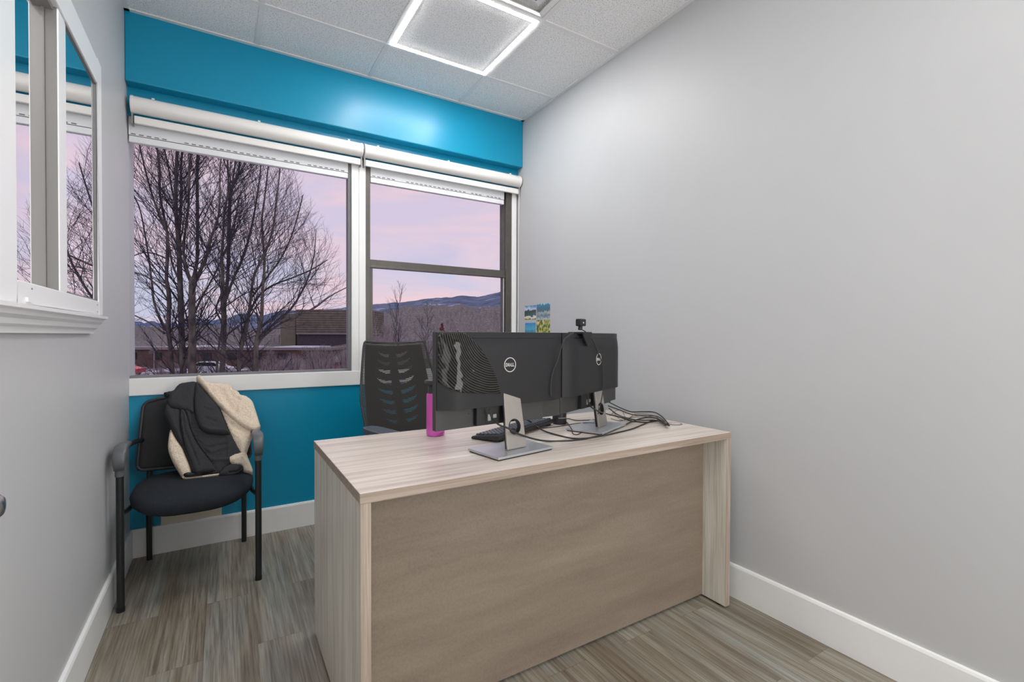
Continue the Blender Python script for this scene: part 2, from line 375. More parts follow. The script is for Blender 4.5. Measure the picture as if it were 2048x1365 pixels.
# roller shades
def roller(x0, x1, label):
    t = thing('roller_shade', ((x0+x1)/2, -.038, 2.293), label, 'roller shade', group='roller shades mounted under the blue soffit')
    Mx = Matrix.Translation((x0, -.038, 2.297)) @ Matrix.Rotation(PI/2, 4, 'Y')
    r = .0435; L = x1-x0
    MB().lathe([(0, 0.012), (r-.002, .012), (r-.002, L-.012), (0, L-.012)], M=Mx, n=40).build('shade_roll', M['shade'], t, smooth=True)
    for a, c in ((0, .012), (L-.012, L)):
        MB().lathe([(0, a), (r-.001, a), (r, a+.003), (r, c-.003), (r-.001, c), (0, c)], M=Mx, n=40).build('end_cap', M['shade'], t, smooth=True)
    MB().box((x0+.012, -.040, 2.206), (x1-.008, -.022, 2.244)).build('hem_bar', M['shade'], t, bevel=.003)
    MB().box((x0+.002, -.045, 2.20), (x0+.008, .002, 2.30)).build('bracket', M['alu'], t); MB().box((x1-.008, -.045, 2.20), (x1-.002, .002, 2.30)).build('bracket', M['alu'], t)
    for x in (x0+.09, x0+L*.5, x1-.08): MB().box((x-.006, -.044, 2.338), (x+.006, -.0, 2.347)).build('mounting_clip', M['shade'], t)
    return t
roller(-2.306, -1.170, 'long white roller shade rolled up above the left window pane')
s2 = roller(-1.160, -.010, 'white roller shade rolled up above the bronze window, by the grey wall')
MB().tube([(-.016, -.046, 2.26), (-.016, -.04, 1.9), (-.017, -.04, 1.35), (-.020, -.04, .99)], .0022, 6).build('pull_chain', M['shade'], s2)

# ------------------------------------------------------------------ sliding window in the left wall
w3 = struct(thing('window_3', (-W, -1.25, 1.21), 'white interior sliding window in the left wall', 'window'))
XF = -2.295
m = MB()
m.box((-2.36, -.857, 1.211), (XF, -.790, 2.125)); m.box((-2.36, -1.82, 1.211), (XF, -1.652, 2.125))
m.box((-2.36, -1.652, 1.211), (XF, -.857, 1.262)); m.box((-2.36, -1.652, 2.036), (XF, -.857, 2.125))
m.build('window_frame', M['vinyl'], w3, bevel=.004)
m = MB(); m.box((-2.309, -.861, 1.262), (-2.299, -.857, 2.036)); m.box((-2.309, -1.245, 1.262), (-2.299, -.857, 1.266)); m.box((-2.309, -1.245, 2.030), (-2.299, -.857, 2.036)); m.build('glazing_bead', M['bead'], w3)
m = MB(); m.box((-2.326, -1.310, 1.262), (-2.300, -1.236, 2.036)); m.build('sash_stile', M['vinyl'], w3, bevel=.003)
m = MB(); m.box((-2.3265, -1.3115, 1.262), (-2.303, -1.3102, 2.036)); m.box((-2.3375, -1.318, 1.262), (-2.3270, -1.275, 2.036)); m.box((-2.335, -1.652, 1.262), (-2.315, -1.31, 1.266)); m.box((-2.335, -1.652, 2.026), (-2.31, -1.31, 2.036)); m.build('sliding_track', M['alu'], w3)
MB().box((-2.3075, -1.24, 1.264), (-2.3035, -.858, 2.034)).build('fixed_glass', M['mirrorglass'], w3)
MB().box((-2.334, -1.655, 1.264), (-2.330, -1.29, 2.034)).build('sliding_glass', M['mirrorglass'], w3)
m = MB()
for y, z in ((-.885, 1.247), (-.885, 1.222), (-1.56, 1.248)): m.box((XF-.001, y-.003, z-.002), (XF+.0006, y+.003, z+.002))
m.build('screw_hole', M['slot'], w3)
MB().box((XF-.002, -1.60, 1.216), (XF+.004, -1.57, 1.226)).build('weep_cover', M['vinyl'], w3)
m = MB(); prof = [(0, 1.146), (.012, 1.146), (.014, 1.160), (.024, 1.166), (.027, 1.178), (.036, 1.186), (.038, 1.196), (.048, 1.199), (.048, 1.208), (0, 1.208)]
lo = [m.bm.verts.new((-W+p, -1.86, q)) for p, q in prof]; hi = [m.bm.verts.new((-W+p, -.845+p*.7, q)) for p, q in prof]
for i in range(len(prof)): j = (i+1) % len(prof); m.bm.faces.new((lo[i], lo[j], hi[j], hi[i]))
m.bm.faces.new(lo); m.bm.faces.new(hi[::-1]); m.build('stool_moulding', M['vinyl'], w3)
# the dim room behind the sliding window
m = MB(); m.box((-4.4, -2.6, 0), (-4.3, .1, 2.7)); m.box((-4.3, -2.6, 0), (-2.5, -2.5, 2.7)); m.box((-4.3, .1, 0), (-2.5, .2, 2.7)); m.box((-4.3, -2.5, -.1), (-2.5, .1, 0)); m.box((-4.3, -2.5, 2.7), (-2.5, .1, 2.8))
struct(m.build('wall_adjoining_room', M['wall']))
# knob at the very left edge of the picture
k = thing('wall_knob', (-W, -1.86, .83), 'round brushed metal knob on the left wall at the picture edge', 'knob')
Mk = Matrix.Translation((-W, -1.86, .83)) @ Matrix.Rotation(PI/2, 4, 'Y')
MB().lathe([(0, 0), (.026, 0), (.027, .003), (.022, .008), (.009, .011), (.0085, .03), (.0, .03)], M=Mk).build('rose', M['nickel'], k, smooth=True)
MB().lathe([(0, .028), (.012, .028), (.022, .036), (.0255, .046), (.024, .056), (.016, .064), (0, .067)], M=Mk).build('knob_head', M['nickel'], k, smooth=True)

# ------------------------------------------------------------------ ceiling fixtures
def led(cx, cy, label):
    t = thing('led_frame_light', (cx, cy, H), label, 'ceiling light')
    a = .305-.013; w = .021
    m = MB()
    for (x0, x1, y0, y1) in ((-a, a, -a, -a+w), (-a, a, a-w, a), (-a, -a+w, -a+w, a-w), (a-w, a, -a+w, a-w)):
        m.box((x0, y0, -.0055), (x1, y1, -.0005))
    m.build('light_strip', M['led'], t, local=True)
    m = MB(); b = a-w
    for (x0, x1, y0, y1) in ((-b, b, -b, -b+.004), (-b, b, b-.004, b), (-b, -b+.004, -b, b), (b-.004, b, -b, b)): m.box((x0, y0, -.004), (x1, y1, -.0003))
    m.build('frame_lip', M['tee'], t, local=True)
    return t
led(-.5283-.305, -.4685-.305, 'square LED frame light glowing in the ceiling grid')
led(-.5283-.915, -.4685-.305-3*.61, 'square LED frame light in the ceiling behind the camera')

v = thing('ceiling_vent', (-.8333, -1.3835, H), 'white ceiling air vent behind the LED frame light', 'vent')
for i in range(4):
    a = .288-.062*i; b = a-.045
    m = MB()
    for k4 in range(4):
        Mr = Matrix.Rotation(k4*PI/2, 4, 'Z')
        vs = [m.bm.verts.new(Mr @ Vector(p)) for p in ((-a, -a, -.002-.004*i), (a, -a, -.002-.004*i), (b, -b, -.022-.004*i), (-b, -b, -.022-.004*i))]
        vs2 = [m.bm.verts.new(Mr @ Vector(p)) for p in ((-a, -a, .0), (a, -a, .0), (b, -b, -.018-.004*i), (-b, -b, -.018-.004*i))]
        m.bm.faces.new(vs); m.bm.faces.new(vs2[::-1])
        for q in range(4): m.bm.faces.new((vs[q], vs2[q], vs2[(q+1) % 4], vs[(q+1) % 4]))
    m.build('vent_cone', M['tee'], v, local=True)

# ------------------------------------------------------------------ desk
DX0, DX1, DY0, DY1, DT = -1.622, -.0948, -1.8515, -1.1398, .74
dk = thing('office_desk', ((DX0+DX1)/2, (DY0+DY1)/2, 0), 'pale woodgrain office desk with a taupe front panel', 'desk')
MB().box((DX0, DY0, DT-.0265), (DX1, DY1, DT)).build('desktop', M['lam_x'], dk, bevel=.0012)
MB().box((DX0+.001, DY0+.001, .008), (DX0+.0275, DY1-.001, DT-.0266)).build('side_panel', M['lam_z'], dk, bevel=.001)
MB().box((DX1-.0275, DY0+.001, .008), (DX1-.001, DY1-.001, DT-.0266)).build('side_panel', M['lam_z'], dk, bevel=.001)
MB().box((DX0, DY0-.0009, DT-.0262), (DX1, DY0+.0004, DT-.0004)).build('edge_band', M['edge'], dk)
MB().box((DX0-.0009, DY0-.0005, DT-.0262), (DX0+.0004, DY1, DT-.0004)).build('edge_band', M['edge'], dk)
for xa in (DX0+.001, DX1-.0275): MB().box((xa, DY0+.0002, .0082), (xa+.0265, DY0+.0013, DT-.0268)).build('edge_band', M['edgez'], dk)
MB().box((DX0+.028, -1.738, .012), (DX1-.028, -1.720, DT-.0266)).build('modesty_panel', M['mod'], dk)
for x in (DX0+.014, DX1-.014):
    for y in (DY0+.04, DY1-.04): MB().lathe([(0, 0), (.012, 0), (.012, .006), (.006, .009), (0, .009)], (x, y, 0), 16).build('levelling_foot', M['blkd'], dk)
MB().lathe([(.0, DT+.0004), (.026, DT+.0004), (.026, DT+.002), (.034, DT+.002), (.035, DT+.0003), (.0, DT+.0003)], (-.150, -1.605, 0), 32).build('grommet', M['armp'], dk, smooth=True)
MB().lathe([(0, DT+.0018), (.026, DT+.0018), (.026, DT+.0026), (0, DT+.0026)], (-.150, -1.605, 0), 32).build('grommet_cap', M['lam_x'], dk)

# ------------------------------------------------------------------ monitors (screens face away from the camera)
def monitor(cx, cy, rz, bx, by, brz, label, film):
    t = thing('monitor', (cx, cy, DT), label, 'monitor', rz, group='computer monitors on the desk')
    # local: x along the screen (picture right), +y towards the user, back cover towards -y ; z from the desk top
    zb, zt, hw = .095, .415, .27
    MB().box((-hw, -.004, zb), (hw, .018, zt)).build('bezel', M['monl'], t, local=True, bevel=.002)
    MB().box((-hw+.006, .0175, zb+.012), (hw-.006, .019, zt-.006)).build('screen', M['screen'], t, local=True)
    # back cover: gently domed upper shell
    m = MB(); nx, nz = 24, 12; z1 = zb+.068; g = []
    def cov(i, j):
        u = -1+2*i/nx; v = j/nz
        x = u*(hw-.002); z = z1+v*(zt-.001-z1)
        e = min(1, (1-abs(u))/.28); e = 1-(1-e)**2; ev = min(1, (1-v)/.30); ev = 1-(1-ev)**2
        return Vector((x, -.010-.030*e*(.25+.75*ev), z))
    for i in range(nx+1): g.append([m.bm.verts.new(cov(i, j)) for j in range(nz+1)])
    bk = [[m.bm.verts.new(Vector((cov(i, j).x, -.003, cov(i, j).z))) for j in (0, nz)] for i in range(nx+1)]
    for i in range(nx):
        for j in range(nz): m.bm.faces.new((g[i][j], g[i+1][j], g[i+1][j+1], g[i][j+1]))
        m.bm.faces.new((g[i][0], bk[i][0], bk[i+1][0], g[i+1][0])); m.bm.faces.new((g[i][nz], g[i+1][nz], bk[i+1][1], bk[i][1]))
    m.bm.faces.new([g[0][j] for j in range(nz+1)]+[bk[0][1], bk[0][0]]); m.bm.faces.new([g[nx][j] for j in range(nz, -1, -1)]+[bk[nx][0], bk[nx][1]])
    cover = m.build('back_cover', M['moni'], t, local=True, smooth=True)
    # top slot line
    def cy(x, z):
        u = x/(hw-.002); v = (z-z1)/(zt-.001-z1); e = min(1, (1-abs(u))/.28); e = 1-(1-e)**2; ev = min(1, (1-v)/.30); ev = 1-(1-ev)**2
        return -.010-.030*e*(.25+.75*ev)
    MB().tube([(-.22+.44*k/22, cy(-.22+.44*k/22, zt-.021)-.0001, zt-.021) for k in range(23)], .0008, 6).build('cover_seam', M['screen'], t, local=True)
    # port housing between the shell and the bezel foot
    MB().box((-.125, -.022, zb+.004), (.155, -.003, z1)).build('port_housing', M['blkd'], t, local=True, bevel=.002)
    MB().box((.045, -.026, zb+.002), (.165, -.003, z1+.004)).build('power_housing', M['monl'], t, local=True, bevel=.002)
    MB().box((-.082, -.0252, z1-.05), (-.070, -.021, z1-.028)).box((-.060, -.0252, z1-.042), (-.046, -.021, z1-.03)).build('port', M['alu'], t, local=True)
    MB().lathe([(0, 0), (.0022, 0), (.0022, .001), (0, .001)], M=Matrix.Translation((-.145, -.004, z1-.022)) @ Matrix.Rotation(PI/2, 4, 'X')).build('lock_hole', M['blkd'], t, local=True)
    # logo
    lg = Matrix.Translation((0, -.0402, zb+.207)) @ Matrix.Rotation(PI/2, 4, 'X')
    m = MB(); ro, ri = .0255, .0228
    for k in range(40):
        a0, a1 = 2*PI*k/40, 2*PI*(k+1)/40
        q = [Vector((r*math.cos(a), r*math.sin(a), 0)) for r, a in ((ri, a0), (ro, a0), (ro, a1), (ri, a1))]
        lo = [m.bm.verts.new(lg @ p) for p in q]; hi = [m.bm.verts.new(lg @ (p+Vector((0, 0, .0012)))) for p in q]
        m.bm.faces.new(hi); m.bm.faces.new((lo[1], lo[2], hi[2], hi[1])); m.bm.faces.new((lo[0], hi[0], hi[3], lo[3]))
    s = .0013
    def stroke(pts, w=.0022):
        for a, b in zip(pts, pts[1:]):
            a = Vector(a); b = Vector(b); d = (b-a).normalized(); n = Vector((-d.y, d.x))*w/2; a2 = a-d*w*.3; b2 = b+d*w*.3
            q = [a2-n, b2-n, b2+n, a2+n]; m.prism([tuple(p) for p in q], 0, s, lg)
    hgt = .0052
    stroke([(-.0175, -hgt), (-.0175, hgt)]); stroke([(-.0175, hgt), (-.0135, hgt), (-.0105, .002), (-.0105, -.002), (-.0135, -hgt), (-.0175, -hgt)])
    # slanted E
    rotE = lambda p: (p[0]*math.cos(.72)-p[1]*math.sin(.72)-.0042, p[0]*math.sin(.72)+p[1]*math.cos(.72))
    for seg in ([(-.0035, -.0042), (-.0035, .0042)], [(-.0035, .0042), (.0040, .0042)], [(-.0035, 0), (.0035, 0)], [(-.0035, -.0042), (.0040, -.0042)]): stroke([rotE(p) for p in seg], .0017)
    stroke([(.0045, hgt), (.0045, -hgt), (.0098, -hgt)]); stroke([(.0122, hgt), (.0122, -hgt), (.0178, -hgt)])
    m.build('logo', M['logo'], t, local=True)
    # stand: neck with a round cable hole, flat base
    S = wmat(t).inverted() @ Matrix.Translation((bx, by, DT)) @ Matrix.Rotation(brz, 4, 'Z')
    tilt = R(9)
    Nk = S @ Matrix.Translation((0, -.032, .0145)) @ Matrix.Rotation(PI/2-tilt, 4, 'X')
    hw0, hw1, hh = .043, .036, .215
    hole = [(.0265*math.cos(2*PI*k/28)-.002, .0265*math.sin(2*PI*k/28)+.074) for k in range(28)]
    MB().prism([(-hw0, 0), (hw0, 0), (hw1, hh), (-hw1, hh)], -.004, .004, Nk, holes=[hole]).build('stand_neck', M['silver'], t, local=True, bevel=.0012)
    m = MB()
    for k in range(28):
        a, b = hole[k], hole[(k+1) % 28]; c = (-.002, .074)
        ia = (c[0]+(a[0]-c[0])*.93, c[1]+(a[1]-c[1])*.93); ib = (c[0]+(b[0]-c[0])*.93, c[1]+(b[1]-c[1])*.93)
        m.prism([a, b, ib, ia], -.012, .0052, Nk)
    m.build('cable_ring', M['blkd'], t, local=True)
    MB().prism([(-hw0+.004, .002), (-.031, .002), (-.026, hh-.01), (-hw1+.003, hh-.01)], -.014, -.004, Nk).prism([(.031, .002), (hw0-.004, .002), (hw1-.003, hh-.01), (.026, hh-.01)], -.014, -.004, Nk).build('neck_back', M['blkd'], t, local=True)
    MB().box((-.125, -.088, .004), (.125, .082, .0125), S).build('stand_base', M['basem'], t, local=True, bevel=.002)
    MB().box((-.120, -.083, 0), (.120, .077, .0045), S).build('base_pad', M['blkd'], t, local=True)
    if film:
        # glossy clear film with a contour pattern left on the upper corner of the shell
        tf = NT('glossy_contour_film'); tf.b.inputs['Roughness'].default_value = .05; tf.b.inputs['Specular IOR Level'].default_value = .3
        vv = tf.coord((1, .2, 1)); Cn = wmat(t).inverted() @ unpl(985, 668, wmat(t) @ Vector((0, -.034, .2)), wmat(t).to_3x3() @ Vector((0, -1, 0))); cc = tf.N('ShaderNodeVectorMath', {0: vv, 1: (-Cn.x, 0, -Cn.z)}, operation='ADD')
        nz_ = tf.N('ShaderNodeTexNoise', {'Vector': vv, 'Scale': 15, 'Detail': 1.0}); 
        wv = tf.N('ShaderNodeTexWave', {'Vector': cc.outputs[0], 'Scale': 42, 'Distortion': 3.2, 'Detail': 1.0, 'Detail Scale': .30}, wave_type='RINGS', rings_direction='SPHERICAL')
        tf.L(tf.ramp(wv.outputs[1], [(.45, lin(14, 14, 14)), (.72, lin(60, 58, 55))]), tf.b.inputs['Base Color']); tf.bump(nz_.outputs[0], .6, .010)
        n2 = tf.N('ShaderNodeTexNoise', {'Vector': vv, 'Scale': 14, 'Detail': 2})
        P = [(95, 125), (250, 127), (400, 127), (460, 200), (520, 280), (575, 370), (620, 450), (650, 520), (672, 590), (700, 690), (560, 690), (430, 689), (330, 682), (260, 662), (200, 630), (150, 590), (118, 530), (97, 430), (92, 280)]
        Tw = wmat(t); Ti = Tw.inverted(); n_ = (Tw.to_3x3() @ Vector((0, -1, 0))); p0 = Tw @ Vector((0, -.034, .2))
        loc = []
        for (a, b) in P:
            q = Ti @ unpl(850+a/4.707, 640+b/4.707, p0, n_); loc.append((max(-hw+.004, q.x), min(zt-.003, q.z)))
        bnd = [Vector(p) for p in loc]; pts = []; 
        for i in range(len(bnd)):
            a, b = bnd[i], bnd[(i+1) % len(bnd)]
            for k in range(4): pts.append(a.lerp(b, k/4))
        nb = len(pts); ed = [(i, (i+1) % nb) for i in range(nb)]
        xs = [p.x for p in bnd]; zs = [p.y for p in bnd]; x = min(xs)
        while x < max(xs):
            z = min(zs)
            while z < max(zs): pts.append(Vector((x+.0001, z+.0001))); z += .008
            x += .008
        vv_, ee, ff, *_r = delaunay_2d_cdt(pts, ed, [], 1, 1e-6)
        def yy(x, z):
            u = x/(hw-.002); v = (z-z1)/(zt-.001-z1)
            e = min(1, max(0, 1-abs(u))/.28); e = 1-(1-e)**2; ev = min(1, max(0, 1-v)/.30); ev = 1-(1-ev)**2
            return -.010-.030*e*(.25+.75*ev)
        m = MB(); w = lambda p: .0014+.0006*math.sin(p.x*150+p.y*70)*math.sin(p.y*120-p.x*50)
        # only the area on the shell
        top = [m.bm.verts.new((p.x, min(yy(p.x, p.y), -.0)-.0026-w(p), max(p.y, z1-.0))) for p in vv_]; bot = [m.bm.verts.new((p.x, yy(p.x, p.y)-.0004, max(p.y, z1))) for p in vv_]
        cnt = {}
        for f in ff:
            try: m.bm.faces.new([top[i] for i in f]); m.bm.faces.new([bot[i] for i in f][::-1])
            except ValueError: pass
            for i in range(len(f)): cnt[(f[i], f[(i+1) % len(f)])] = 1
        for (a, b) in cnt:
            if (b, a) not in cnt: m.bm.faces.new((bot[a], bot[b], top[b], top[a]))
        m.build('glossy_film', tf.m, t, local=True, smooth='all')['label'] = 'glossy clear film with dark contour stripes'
    return t
mon1 = monitor(-1.071, -1.624, R(6.0), -1.058, -1.655, R(9), 'computer monitor seen from behind, nearer one with glossy film', True)
mon2 = monitor(-.545, -1.478, R(23.5), -.532, -1.502, R(24), 'computer monitor seen from behind, further one under the webcam', False)

# ------------------------------------------------------------------ keyboard
kb = thing('keyboard', (-.867, -1.379, DT), 'black computer keyboard lying behind the nearer monitor stand', 'keyboard', R(26)+PI)
# local after the turn: +y is the rear (thick) edge towards the camera
m = MB(); m.bm.verts.ensure_lookup_table()
prof = [(-.065, .001), (.060, .006), (.066, .020), (.062, .027), (-.060, .012), (-.065, .008)]
lo = [m.bm.verts.new((-.22, y, z)) for y, z in prof]; hi = [m.bm.verts.new((.22, y, z)) for y, z in prof]
for i in range(6): m.bm.faces.new((lo[i], lo[(i+1) % 6], hi[(i+1) % 6], hi[i]))
m.bm.faces.new(lo); m.bm.faces.new(hi[::-1]); m.build('case', M['blk'], kb, local=True, bevel=.002)
m = MB()
for r_ in range(6):
    for c_ in range(21):
        if c_ in (15,) and r_ > 3: continue
        if r_ == 0 and 4 <= c_ <= 8: continue
        x = -.210+c_*.02; y = -.052+r_*.0185; z = .0135+(y+.06)/.122*.0150
        m.frustum((x, y), (x+.018, y+.0165), (x+.0025, y+.002), (x+.0155, y+.0145), z, z+.0065)
m.box((-.13, -.052, .014), (-.032, -.0355, .0205)); m.build('keycaps', M['key'], kb, local=True)
for x in (-.19, .19): MB().box((x-.012, .048, 0), (x+.012, .060, .008)).build('foot', M['blkd'], kb, local=True)
for x in (-.19, .19): MB().box((x-.012, -.060, 0), (x+.012, -.050, .003)).build('foot', M['blkd'], kb, local=True)

# ------------------------------------------------------------------ pink bottle
bt = thing('water_bottle', (-1.185, -1.279, DT), 'translucent pink water bottle with black cap beside the monitor', 'bottle')
pr = [(0, .002), (.034, .002), (.0365, .006), (.037, .012), (.037, .160), (.0355, .168), (.033, .171), (.031, .171), (.0315, .166), (.034, .158), (.034, .024), (.030, .020), (0, .018)]
MB().lathe(pr, n=48).build('bottle_body', M['pink'], bt, local=True, smooth=True)
MB().lathe([(0, .165), (.0305, .165), (.0305, .204), (.028, .207), (0, .207)], n=32).build('bottle_neck', M['blk'], bt, local=True, smooth=True)
MB().lathe([(0, .206), (.040, .206), (.044, .210), (.044, .219), (.041, .223), (0, .224)], n=40).build('cap', M['blk'], bt, local=True, smooth=True)

# ------------------------------------------------------------------ webcam
P2 = wmat(mon2)
wc = thing('webcam', P2 @ Vector((-.125, 0, .407)), 'small black webcam clipped on top of the further monitor', 'webcam', R(23.5))
MB().box((-.024, -.030, .036), (.024, -.004, .066)).build('camera_body', M['blkd'], wc, local=True, bevel=.004)
MB().lathe([(0, 0), (.004, 0), (.004, .0012), (0, .0012)], M=Matrix.Translation((-.002, -.0298, .050)) @ Matrix.Rotation(PI/2, 4, 'X')).build('back_light', M['logo'], wc, local=True)
MB().tube([(0, -.014, .020), (0, -.015, .038)], .009, 12).build('swivel', M['blkd'], wc, local=True)
MB().box((-.036, -.050, .003), (.036, .024, .012)).box((-.034, .0195, -.012), (.034, .026, .008)).build('clip_arm', M['blkd'], wc, local=True, bevel=.002)
Mc = Matrix.Translation((0, -.043, .006)) @ Matrix.Rotation(PI/2, 4, 'X')
MB().prism([(-.038, .004), (.036, .006), (.038, -.004), (.012, -.050), (-.004, -.052), (-.038, -.012)], .0, .008, Mc).build('clip_foot', M['blkd'], wc, local=True, bevel=.002)

# small black device behind the further monitor
sp = thing('desk_speaker', (-.600, -1.330, DT), 'small black rounded speaker on the desk behind the further monitor', 'speaker', R(10))
MB().lathe([(0, 0), (.030, 0), (.032, .004), (.032, .055), (.026, .066), (0, .070)], n=28).build('speaker_body', M['blk'], sp, local=True, smooth=True)
m = MB(); m.tube([(.0325*math.cos(a)+.0, -.0325*math.sin(a), .03+.0*a) for a in [k*PI/10 for k in range(3, 9)]], .0012, 6); m.build('speaker_trim', M['logo'], sp, local=True)

# ------------------------------------------------------------------ cables on the desk
n1 = P1n = wmat(mon1).to_3x3() @ Vector((0, -1, 0)); pl1 = wmat(mon1) @ Vector((0, -.047, .2))
n2v = P2.to_3x3() @ Vector((0, -1, 0)); pl2 = P2 @ Vector((0, -.047, .2))
def cab(label, pts, r, m='cable', plug=None):
    # pts: (u, v, z) on a horizontal plane of height z, or (u, v, 'a'/'b') on the back of monitor 1 / 2
    W_ = []
    for u, v, z in pts:
        if z == 'a': W_.append(unpl(u, v, pl1, n1))
        elif z == 'b': W_.append(unpl(u, v, pl2, n2v))
        elif z == 'c': W_.append(unpl(u, v, wmat(mon1) @ Vector((0, -.085, 0)), n1))
        elif z == 'd': W_.append(unpl(u, v, P2 @ Vector((0, -.08, 0)), n2v))
        else: W_.append(un(u, v, 'z', DT+z+r))
    W_ = catmull(W_, 6)
    return tag(MB().tube(W_, r, 8).build('cable', M[m], smooth='all'), label, 'cable', 'cables trailing across the desk')
G = (1333, 849, .003)
cab('thick black cable looping from the nearer monitor past its stand neck to the grommet', [(979, 820, 'a'), (984, 836, 'a'), (998, 850, 'c'), (1016, 857, 'c'), (1036, 868, 'c'), (1070, 879, .02), (1100, 883, .0), (1150, 881, 0), (1190, 874, 0), (1220, 864, 0), (1250, 850, .003), (1280, 838, .006), (1305, 836, .008), (1322, 841, .006), (1334, 850, .001)], .0034)
cab('black cable leaving under the nearer monitor and lying along the desk front', [(1052, 838, .05), (1062, 845, .03), (1085, 861, .005), (1120, 872, 0), (1152, 878, 0), (1190, 875, .0085), (1225, 868, 0), (1262, 859, 0), (1285, 850, .0), (1305, 842, .003), (1322, 842, .012), (1332, 851, .008)], .0032)
cab('black cable curving from the further monitor across its stand', [(1175, 788, 'b'), (1177, 806, 'b'), (1183, 815, 'd'), (1197, 823, 'd'), (1216, 829, .04), (1240, 835, .012), (1262, 842, .001), (1290, 845, .001), (1318, 843, .004), (1336, 851, .010)], .0032)
cab('black cable rising highest behind the right edge of the further monitor', [(1216, 804, .04), (1240, 816, .015), (1262, 824, .003), (1285, 824, .006), (1308, 825, .010), (1324, 834, .012), (1337, 849, .004)], .003)
cab('black cable second from the wall behind the further monitor', [(1216, 812, .03), (1238, 820, .01), (1262, 829, .003), (1290, 832, .004), (1312, 833, .007), (1328, 842, .006), (1330, 851, .014)], .0028)
cab('black cable crossing below the other cables near the grommet', [(1218, 817, .02), (1234, 829, .004), (1258, 838, .006), (1285, 841, .007), (1310, 841, .010), (1326, 847, .014), (1339, 852, .012)], .003)
cab('thin webcam lead hanging down the further monitor and knotting on the desk', [(1158, 657, 'b'), (1172, 665, 'b'), (1186, 682, 'b'), (1195, 704, 'b'), (1204, 726, 'b'), (1206, 750, 'b'), (1206, 778, 'b'), (1203, 800, 'd'), (1198, 822, 'd'), (1190, 843, .012), (1170, 860, .0), (1157, 869, 0), (1146, 868, .001), (1143, 858, .014), (1136, 848, .006), (1129, 839, .002), (1138, 838, .001), (1150, 841, .001), (1172, 841, .001), (1190, 840, .001)], .0021, 'cable')
cab('thin black lead drooping from the webcam over the nearer monitor', [(1147, 666, 'b'), (1138, 672, 'b'), (1128, 681, 'b'), (1121, 700, 'a'), (1115, 722, 'a'), (1108, 738, 'a'), (1103, 757, 'a'), (1101, 776, 'a'), (1102, 794, 'a')], .0021)
cab('thin lead lying on the desk between keyboard and further stand', [(1055, 857, 0), (1085, 857, 0), (1120, 853, 0), (1150, 848, .001), (1172, 846, .0145), (1196, 847, .0145)], .0016)
random.seed(8)
for i, (lb, P) in enumerate([
    ('thin grey lead tangled behind the further stand, nearest the camera', [(1222, 838, 0), (1240, 842, 0), (1256, 838, .001), (1268, 833, .003), (1290, 832, .004), (1318, 838, .016)]),
    ('thin grey lead tangled behind the further stand, middle of three', [(1220, 832, 0), (1232, 822, .002), (1244, 822, .004), (1250, 834, .002), (1262, 836, .011), (1285, 834, .014), (1316, 836, .019)]),
    ('thin grey lead tangled behind the further stand, crossing diagonally', [(1226, 822, 0), (1236, 836, .008), (1248, 841, .005), (1262, 834, .016), (1272, 828, .018), (1292, 829, .020), (1314, 833, .022)])]):
    cab(lb, P, .0013, 'cableg')

# ------------------------------------------------------------------ photo prints on the right wall
def print_mat(name, stops, scale, vert=True):
    t = NT(name); t.b.inputs['Roughness'].default_value = .3
    c = t.N('ShaderNodeTexCoord'); sx = t.N('ShaderNodeSeparateXYZ', {'Vector': c.outputs['Generated']})
    n = t.N('ShaderNodeTexNoise', {'Vector': c.outputs['Generated' if vert else 'Object'], 'Scale': scale if vert else 45, 'Detail': 4})
    a = t.N('ShaderNodeMath', {0: n.outputs[0], 1: .55 if vert else 1.6}, operation='MULTIPLY'); b = t.N('ShaderNodeMath', {0: sx.outputs[2], 1: a.outputs[0]}, operation='ADD' if vert else 'MULTIPLY')
    d = t.N('ShaderNodeMath', {0: (b if vert else a).outputs[0], 1: -.27 if vert else -.30}, operation='ADD')
    t.L(t.ramp(d.outputs[0], stops), t.b.inputs['Base Color']); return t.m
pm1 = print_mat('lake_view_print', [(0, lin(60, 70, 50)), (.08, lin(220, 220, 160)), (.22, lin(230, 232, 225)), (.26, lin(80, 90, 140)), (.40, lin(60, 100, 60)), (.62, lin(50, 60, 80)), (.72, lin(210, 225, 240)), (1, lin(60, 130, 190))], 4)
pm2 = print_mat('waterfall_print', [(0, lin(190, 205, 210)), (.25, lin(100, 120, 130)), (.45, lin(180, 190, 185)), (.55, lin(80, 105, 120)), (.8, lin(60, 120, 145)), (.93, lin(60, 130, 165)), (1, lin(150, 215, 240))], 9)
pm3 = print_mat('blue_sky_print', [(0, lin(150, 190, 190)), (.35, lin(40, 130, 160)), (.6, lin(90, 180, 210)), (1, lin(30, 140, 205))], 8)
pm4 = print_mat('garden_print', [(.3, lin(60, 70, 30)), (.44, lin(90, 140, 60)), (.55, lin(170, 180, 80)), (.66, lin(225, 170, 80)), (.8, lin(235, 215, 200))], 7, False)
PG = 'small photo prints taped to the right wall'
def pr_(y0, y1, z0, z1, mt, lb, rot=0):
    o = MB().box((-.0015, y0, z0), (.0008, y1, z1)).build('photo_print', mt); return tag(o, lb, 'photo', PG)
pr_(-.254, -.104, 1.262, 1.362, pm1, 'lake and mountain photo print, upper left of the four on the wall')
pr_(-.424, -.262, 1.256, 1.368, pm2, 'grey blue waterfall photo print, upper right of the four')
pr_(-.250, -.112, 1.13, 1.236, pm3, 'bright blue sky photo print, lower left of the four')
pr_(-.424, -.262, 1.10, 1.253, pm4, 'green and yellow garden photo print, lower right of the four')

